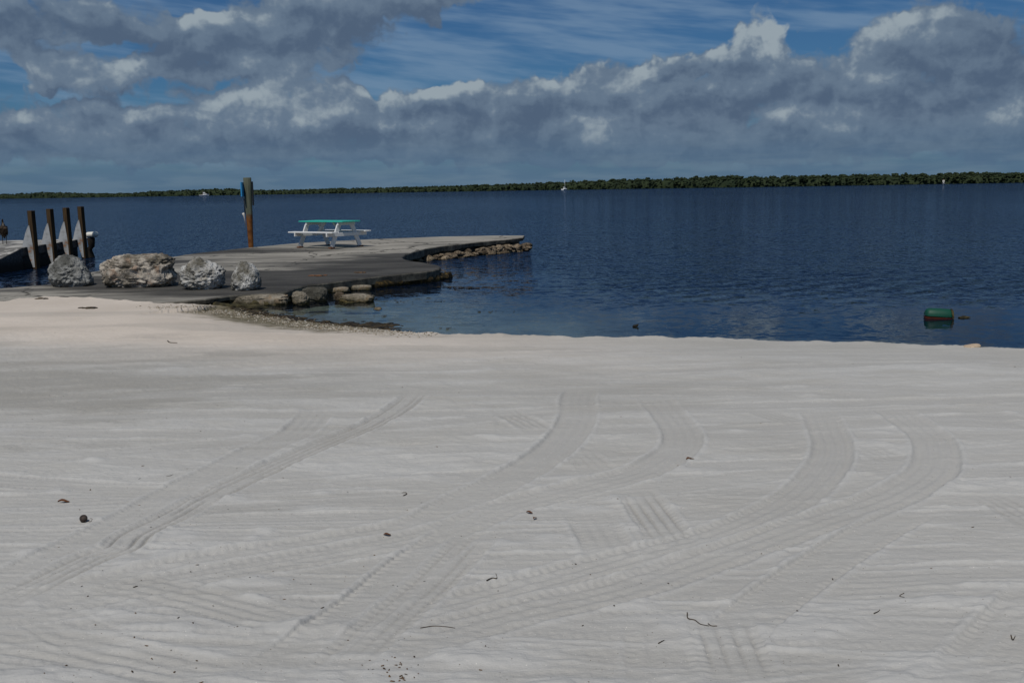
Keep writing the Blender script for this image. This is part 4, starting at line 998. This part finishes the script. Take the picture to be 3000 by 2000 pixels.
def build_boats():
    y = 760.0; c = at_y(597, 573, y)
    root = thing('motor_cruiser', 'white motor cruiser with flybridge moored before the far mangroves', 'boat', (c[0], y, 0), math.radians(14))
    L = 6.6
    h = finish('hull', bm_mesh('hull', hull_bm(L, 2.3, .75, sheer=.75)), MAT_HULL, root, False)
    cab = finish('cabin', bm_mesh('cabin', prism_bm([(-.6, -.85, .85), (2.2, -.85, 1.0), (1.3, -.85, 1.9), (-.4, -.85, 1.95)], (0, 1.7, 0))), MAT_HULL, root, False)
    finish('window', bm_mesh('window', prism_bm([(-.3, -.87, 1.35), (1.55, -.87, 1.38), (1.25, -.87, 1.72), (-.25, -.87, 1.74)], (0, .03, 0))), MAT_GLASS, cab, False)
    fb = finish('flybridge', bm_mesh('flybridge', prism_bm([(-.5, -.75, 1.97), (1.0, -.75, 1.97), (.75, -.75, 2.55), (-.4, -.75, 2.45)], (0, 1.5, 0))), MAT_HULL, root, False)
    finish('canvas_top', bm_mesh('canvas_top', box_bm(-.55, 0, 3.05, 1.1, 1.5, .12, .02)), MAT_CANVAS, root, False)
    for sx in (-1.0, -.1):
        for sy in (-.6, .6): finish('canopy_pole', bm_mesh('canopy_pole', tube_bm([(sx, sy, 1.9), (sx, sy, 3.0)], .03, 6)), MAT_METAL, root)
    finish('cockpit_bulwark', bm_mesh('cockpit_bulwark', prism_bm([(-3.2, -1.0, .76), (-.62, -1.0, .9), (-.62, -1.0, 1.2), (-1.3, -1.0, .98)], (0, 2.0, 0))), MAT_CANVAS, root, False)
    y = 650.0; c = at_y(1654, 556, y)
    root = thing('sail_boat', 'small white sailboat with bare mast anchored before the mangroves', 'boat', (c[0], y, 0), math.radians(62))
    finish('hull', bm_mesh('hull', hull_bm(6.0, 2.1, .65, sheer=.4)), MAT_HULL, root, False)
    finish('cabin', bm_mesh('cabin', prism_bm([(-.6, -.6, .7), (1.6, -.6, .8), (1.3, -.6, 1.15), (-.5, -.6, 1.25)], (0, 1.2, 0))), MAT_HULL, root, False)
    finish('mast', bm_mesh('mast', tube_bm([(.5, 0, .7), (.5, 0, 6.2)], [.09, .07], 8)), MAT_HULL, root)
    finish('boom', bm_mesh('boom', tube_bm([(.5, 0, 1.6), (-2.2, 0, 1.55)], [.09, .07], 8)), MAT_HULL, root)
    finish('sail_cover', bm_mesh('sail_cover', tube_bm([(.4, 0, 1.75), (-.8, 0, 1.75), (-2.0, 0, 1.68)], [.14, .16, .06], 8)), MAT_HULL, root)
    y = 490.0; c = at_y(2764, 538, y)
    root = thing('channel_marker', 'pale grey channel marker standing before the mangroves at right', 'marker', (c[0], y, 0))
    finish('piling', bm_mesh('piling', tube_bm([(0, 0, -1), (0, 0, 1.5)], [.28, .24], 10)), MAT_METAL, root)
    finish('platform', bm_mesh('platform', box_bm(0, 0, .5, 1.1, 1.1, .16, .02)), MAT_METAL, root, False)
    for s in (-1, 1): finish('day_board', bm_mesh('day_board', box_bm(0, s * .3, 1.55, .75, .05, .85, .01)), MAT_FENDER, root, False)
    finish('lantern', bm_mesh('lantern', lathe_bm([(.14, 1.98), (.14, 2.15), (.09, 2.3), (.02, 2.36)], 10)), MAT_CANVAS, root)
build_boats()

# ------------------------------------------------------------------ mangrove shore
def build_mangroves():
    rng = np.random.default_rng(12)
    kx = np.array([-1500, 0, 560, 1100, 1500, 2200, 3000, 4500.]); kd = np.array([1200, 960, 820, 760, 700, 560, 520, 500.])
    hx = np.array([-1500, 0, 60, 150, 230, 320, 400, 460, 560, 640, 720, 800, 1000, 1250, 1500, 1620, 1770, 1950, 2090, 2140, 2200, 2300, 2450, 2600, 2720, 2850, 3000, 4500.]); hp = np.array([13, 13, 14, 18.5, 15, 11, 11, 15, 17, 20, 17, 13, 14.5, 16, 19, 23, 27, 30, 32, 33, 30, 30, 32, 33, 29, 31, 31, 31.])
    N = 15000; v1, f1 = ICO[1]; nv = len(v1)
    pxs = rng.uniform(-1300, 4300, N); d0 = np.interp(pxs, kx, kd); hh = np.interp(pxs, hx, hp) * 1.09 * d0 / F_PX * (1 + .10 * n2(pxs * .06, pxs * 0, 5) + .06 * n2(pxs * .25, pxs * 0, 6))
    az = np.arctan((pxs - 1500) / F_PX)
    back = rng.uniform(0, 1, N) ** 1.4 * 26
    y = d0 + back; x = y * np.tan(az)
    r = rng.uniform(.34, .78, N) * (hh / 5.2) ** .5
    tier = rng.uniform(0, 1, N)
    z = np.where(back < 7, tier * hh * .80, hh * rng.uniform(.62, .90, N)) * (1 - .05 * (back > 18)); z = np.maximum(z, .35)
    z = np.minimum(z, hh - r * .55)
    co = np.zeros((N, nv, 3), np.float32)
    for i in range(N):
        q = v1 * (1 + rng.uniform(-.28, .28, (nv, 1)))
        co[i] = q * (r[i] * np.array([1.25, 1.0, .72])) + np.array([x[i], y[i], z[i]])
    fc = (f1[None] + (np.arange(N) * nv)[:, None, None]).reshape(-1, 3)
    co = co.reshape(-1, 3)
    # dense core of the wood behind the crowns
    q = np.linspace(-1480, 4480, 1500); dq = np.interp(q, kx, kd); hq = np.interp(q, hx, hp) * dq / F_PX; aq = np.arctan((q - 1500) / F_PX)
    rr = [(1.5, -.3), (2.0, .35), (3.5, .62), (8, .78), (20, .80), (30, -.3)]
    GX = []; GY = []; GZ = []
    for o_, z_ in rr:
        yy = dq + o_ + rng.uniform(-.6, .6, len(q)); GY.append(yy); GX.append(yy * np.tan(aq)); GZ.append(np.full(len(q), -.3) if z_ < 0 else hq * (z_ + rng.uniform(-.07, .07, len(q))))
    gm = np.stack([np.array(GX), np.array(GY), np.array(GZ)], -1); nr_, nc_ = gm.shape[:2]; gi_ = np.arange(nr_ * nc_).reshape(nr_, nc_)
    q4 = np.stack([gi_[:-1, :-1], gi_[:-1, 1:], gi_[1:, 1:], gi_[1:, :-1]], -1).reshape(-1, 4)
    gf = np.vstack([q4[:, [0, 1, 2]], q4[:, [0, 2, 3]]])
    fc = np.vstack([fc, gf + len(co)]); co = np.vstack([co, gm.reshape(-1, 3).astype(np.float32)])
    # loose leaf sprays on the outline and front
    M = 26000; k = rng.integers(0, N, M); dirs = rng.normal(size=(M, 3)); dirs /= np.linalg.norm(dirs, axis=1)[:, None]; dirs[:, 2] = np.abs(dirs[:, 2]) * 1.1
    cen = np.stack([x[k], y[k], z[k]], 1) + dirs * (r[k, None] * np.array([1.25, 1.0, .78])); s = rng.uniform(.10, .32, M)[:, None]
    tri = np.stack([cen + rng.normal(size=(M, 3)) * s for _ in range(3)], 1).reshape(-1, 3)
    co2 = np.vstack([co, tri]); fc2 = np.vstack([fc, len(co) + np.arange(M * 3).reshape(M, 3)])
    me = bpy.data.meshes.new('mangrove_wood'); set_mesh(me, co2, fc2)
    tag(finish('mangrove_wood', me, MAT_MANGROVE), 'low dark green mangrove wood along the far shore', 'mangroves', None, 'stuff')
    # the low island they grow on
    q = np.linspace(-1500, 4500, 60); d = np.interp(q, kx, kd); a = np.arctan((q - 1500) / F_PX)
    rows = [(1.0, -.6), (2.5, .12), (30, .5), (60, -.6)]
    X = np.stack([(d + o_) * np.tan(a) for o_, _ in rows]); Y = np.stack([d + o_ for o_, _ in rows]); Z = np.stack([np.full(60, z_) for _, z_ in rows])
    tag(finish('island', grid_mesh('island', X, Y, Z), MAT_MUD), 'low muddy island under the mangroves', None, None, 'structure')
build_mangroves()

# ------------------------------------------------------------------ wrack, shells, litter
def scatter(name, pts, size, mat, label, cat, seed, flat=.35, stretch=2.0):
    rng = np.random.default_rng(seed); v1, f1 = ICO[1]; nv = len(v1); n = len(pts)
    co = np.zeros((n, nv, 3), np.float32)
    for i, p in enumerate(pts):
        s = rng.uniform(*size); a = rng.uniform(0, 6.28); q = v1 * (1 + rng.uniform(-.35, .35, (nv, 1))) * np.array([s * rng.uniform(.8, stretch), s, s * flat])
        ca, sa = math.cos(a), math.sin(a); q = np.stack([q[:, 0] * ca - q[:, 1] * sa, q[:, 0] * sa + q[:, 1] * ca, q[:, 2]], 1); co[i] = q + p
    fc = (f1[None] + (np.arange(n) * nv)[:, None, None]).reshape(-1, 3)
    me = bpy.data.meshes.new(name); set_mesh(me, co.reshape(-1, 3), fc)
    return tag(finish(name, me, mat, smooth=False), label, cat, None, 'stuff')
def along(pxs, n, seed, spread):
    rng = np.random.default_rng(seed); P = resample(np.array([on_z(a, b, z) for a, b, z in pxs]), .04); out = []
    for i in range(n):
        q = P[rng.integers(len(P))].copy(); q[0] += rng.normal(0, spread); q[1] += rng.normal(0, spread); q[2] = max(ground_z(q[0], q[1]), -.005) + .004; out.append(q)
    return out
scatter('shell_gravel', along([(470, 890, .25), (620, 900, .1), (720, 917, .05), (830, 938, .05), (950, 955, .08), (1100, 966, .12), (1250, 975, .16)], 1700, 1, .20), (.005, .018), MAT_SHELL, 'white shell fragments and pebbles along the shore of the pool', 'shells', 1, .5, 1.6)
scatter('seaweed', along([(690, 903, .0), (800, 925, .0), (900, 940, .0), (1000, 953, .02), (1080, 952, 0), (1150, 962, .05), (1290, 973, .12)], 420, 2, .10) + along([(1045, 951, .0), (1120, 953, .0)], 160, 3, .13), (.015, .05), MAT_WEED, 'dark seaweed wrack washed up along the pool edge', 'seaweed', 2, .25, 3)
fw = [on_z(*p, .012) for p in [(1295, 840), (1340, 841), (1390, 843), (1430, 840)]]; fw = resample(np.array(fw), .03); rng = np.random.default_rng(4)
fl = [q + np.array([rng.normal(0, .08), rng.normal(0, .08), 0]) for q in fw for _ in range(3)]
fl += [on_z(px, py, .01) + np.array([rng.normal(0, .1), rng.normal(0, .06), 0]) for px, py in [(1470, 824), (1490, 823), (1510, 822), (1480, 825), (1530, 824), (1545, 822), (1410, 912), (1455, 913), (1150, 880), (1180, 884), (1280, 881), (1135, 925), (1310, 960), (840, 915), (1000, 935)] for _ in range(4)]
scatter('floating_weed', fl, (.008, .032), MAT_WEED, 'thin dark line of weed floating off the pier corner', 'seaweed', 5, .15, 2.5)
rng = np.random.default_rng(15); li = []
for i in range(190):
    yy = 1 / rng.uniform(1 / 17.0, 1 / 3.0); xx = rng.uniform(-.55, .55) * yy
    if i < 90: xx = rng.uniform(-.55, -.05) * yy
    if edge_dist(np.array([xx]), np.array([yy]))[0][0] < .3: continue
    li.append(np.array([xx, yy, ground_z(xx, yy) + .002]))
for i in range(30):
    q = on_z(rng.normal(1160, 45), rng.normal(1955, 26), .345); q[2] = ground_z(q[0], q[1]) + .002; li.append(q)
scatter('beach_litter', li, (.0012, .0042), MAT_LITTER, 'tiny brown leaf and weed crumbs strewn over the sand', 'litter', 6, .4, 3.5)
def twig(label, pts, rad, cat='twig', name='twig', mat=MAT_TWIG, fork=None):
    rad = rad * .5
    P = [on_z(px, py, .345) for px, py in pts]
    for q in P: q[2] = ground_z(q[0], q[1]) + rad * 1.2
    S = spline(P, 5); c = S[0].copy()
    o = finish(name, bm_mesh(name, tube_bm([s - c for s in S], list(np.linspace(rad, rad * .5, len(S))), 6)), mat); o.location = c; tag(o, label, cat)
    if fork:
        F = [on_z(px, py, .345) for px, py in fork]
        for q in F: q[2] = ground_z(q[0], q[1]) + rad
        finish('side_branch', bm_mesh('side_branch', tube_bm([s - c for s in spline(F, 4)], rad * .7, 6)), mat, o)
    return o
Lq = lambda *p: [(x * .6378, 1000 + y * .6378) for x, y in p]
Rq = lambda *p: [(1500 + x * .6378, 1000 + y * .6378) for x, y in p]
twig('longest crooked twig, lying across the tyre marks at the bottom', Rq((805, 1250), (808, 1280), (840, 1288), (865, 1305), (905, 1308)), .0045, fork=Rq((900, 1300), (915, 1306), (942, 1308)))
twig('hook-shaped curl of dry seagrass in the middle of the sand', Lq((1852, 702), (1868, 696), (1862, 688), (1845, 690)), .005, 'seagrass', 'seagrass_blade')
twig('short bent twig right of the fork-shaped one near bottom right', Rq((1662, 1258), (1680, 1250), (1690, 1240)), .004)
twig('fork-shaped twig on the rippled sand at lower right', Rq((1800, 1165), (1780, 1180), (1802, 1190)), .0035)
twig('v-shaped twig by the right edge near the bottom', Rq((2292, 1350), (2300, 1368), (2312, 1352)), .0045)
twig('thin straight stem left of the bottom tyre grooves', Rq((672, 1388), (690, 1380), (700, 1374)), .004)
twig('long thin pale stalk lying flat at the lower middle', Lq((1930, 1305), (1990, 1296), (2050, 1297), (2090, 1299)), .0035)
twig('dark upturned leaf stalk right of centre near the lower middle', Lq((2235, 1097), (2260, 1088), (2282, 1088), (2278, 1070)), .005)
twig('single dark seagrass blade on the smooth beige sand at left', [(490, 980), (497, 985), (518, 986)], .012, 'seagrass', 'seagrass_blade', MAT_WEED)
twig('small dark seagrass curl above the pale double track, upper left', Lq((765, 612), (780, 612), (795, 605)), .0045, 'seagrass', 'seagrass_blade')
def leaf(label, px, py, w, rz):
    q = on_z(px, py, .345); z = ground_z(q[0], q[1])
    n = 7; X = np.zeros((n, 5)); Y = X.copy(); Z = X.copy()
    for i in range(n):
        t = i / (n - 1); hw = w * .28 * math.sin(math.pi * (t * .94 + .03)) ** .8
        for j in range(5): X[i, j] = (t - .5) * w; Y[i, j] = hw * (j - 2) / 2; Z[i, j] = .12 * w * abs(j - 2) / 2 + .10 * w * math.sin(t * 5)
    o = finish('dry_leaf', grid_mesh('dry_leaf', X, Y, Z), MAT_LEAF); md = o.modifiers.new('thick', 'SOLIDIFY'); md.thickness = .0012
    o.location = (q[0], q[1], z + .006); o.rotation_euler.z = rz; tag(o, label, 'leaf')
leaf('red-brown curled leaf by the left loop of the tracks', 1500 + 818 * .6378, 1000 + 544 * .6378, .055, .4)
leaf('brown leaf scrap on the sand at the left edge above the dark seed', 186, 1466, .06, .2)
leaf('brown leaf scrap left of the double loop, second of a pair', 1567, 1515, .03, 1.0)
leaf('brown leaf scrap left of the double loop, first of a pair', 1551, 1500, .034, -.3)
leaf('small tan leaf below the long pale track in the lower middle', 1134, 1559, .035, .1)
def build_seed():
    q = on_z(243, 1526, .345); z = ground_z(q[0], q[1])
    v, f = ICO[3]; v = v * (1 + .06 * fbm3(v * 2, 2, 3))[:, None] * .020
    me = bpy.data.meshes.new('seed'); set_mesh(me, v, f)
    o = finish('seed', me, MAT_NUT); o.location = (q[0], q[1] + .01, z + .017); tag(o, 'round dark seed lying on the sand at left', 'seed')
    twig('small curled stalk beside the round dark seed', [(258, 1524), (266, 1524), (270, 1518), (264, 1517)], .0028)
build_seed()
def build_scrap():
    q = on_z(1862, 957, .0); v, f = ICO[3]
    v = v * (1 + .4 * fbm3(v * 1.8, 3, 14))[:, None] * np.array([.045, .03, .022]); v[:, 2] += np.maximum(0, v[:, 0]) * .5
    me = bpy.data.meshes.new('driftwood_scrap'); set_mesh(me, v, f)
    o = finish('driftwood_scrap', me, MAT_WEED); o.location = (q[0], q[1], .008); tag(o, 'small dark scrap of driftwood floating off the sand edge', 'driftwood')
build_scrap()

def weed_scrap(label, px, py, plane, size, seed, mat):
    q = on_pier(px, py) if plane == 'pier' else on_z(px, py, .2)
    z = pier_z(q[1]) if plane == 'pier' else ground_z(q[0], q[1])
    rng = np.random.default_rng(seed); v1, f1 = ICO[2]; P = []; Fc = []
    for k in range(9):
        v = v1 * (1 + .5 * fbm3(v1 * 2 + k, 2, seed + k))[:, None] * np.array([size * rng.uniform(.15, .35), size * rng.uniform(.05, .12), .012])
        a = rng.normal(0, .5); ca, sa = math.cos(a), math.sin(a)
        v = np.stack([v[:, 0] * ca - v[:, 1] * sa + rng.normal(0, size * .28), v[:, 0] * sa + v[:, 1] * ca + rng.normal(0, size * .12), v[:, 2] + .006], 1)
        Fc.append(f1 + len(v1) * k); P.append(v)
    me = bpy.data.meshes.new('dry_weed'); set_mesh(me, np.vstack(P), np.vstack(Fc))
    o = finish('dry_weed', me, mat); o.location = (q[0], q[1], z); tag(o, label, 'seaweed')
weed_scrap('reddish dry weed scrap on the dark concrete right of the boulders', 928, 808, 'pier', .30, 1, MAT_LEAF)
weed_scrap('small brown weed tuft on the dark concrete by the curved pier edge', 1062, 799, 'pier', .22, 2, MAT_LITTER)
weed_scrap('dark dry weed scrap on the beige sand before the leftmost boulder', 122, 877, 'sand', .22, 3, MAT_WEED)
weed_scrap('thin dark weed line on the beige sand below the largest boulder', 262, 902, 'sand', .30, 4, MAT_WEED)
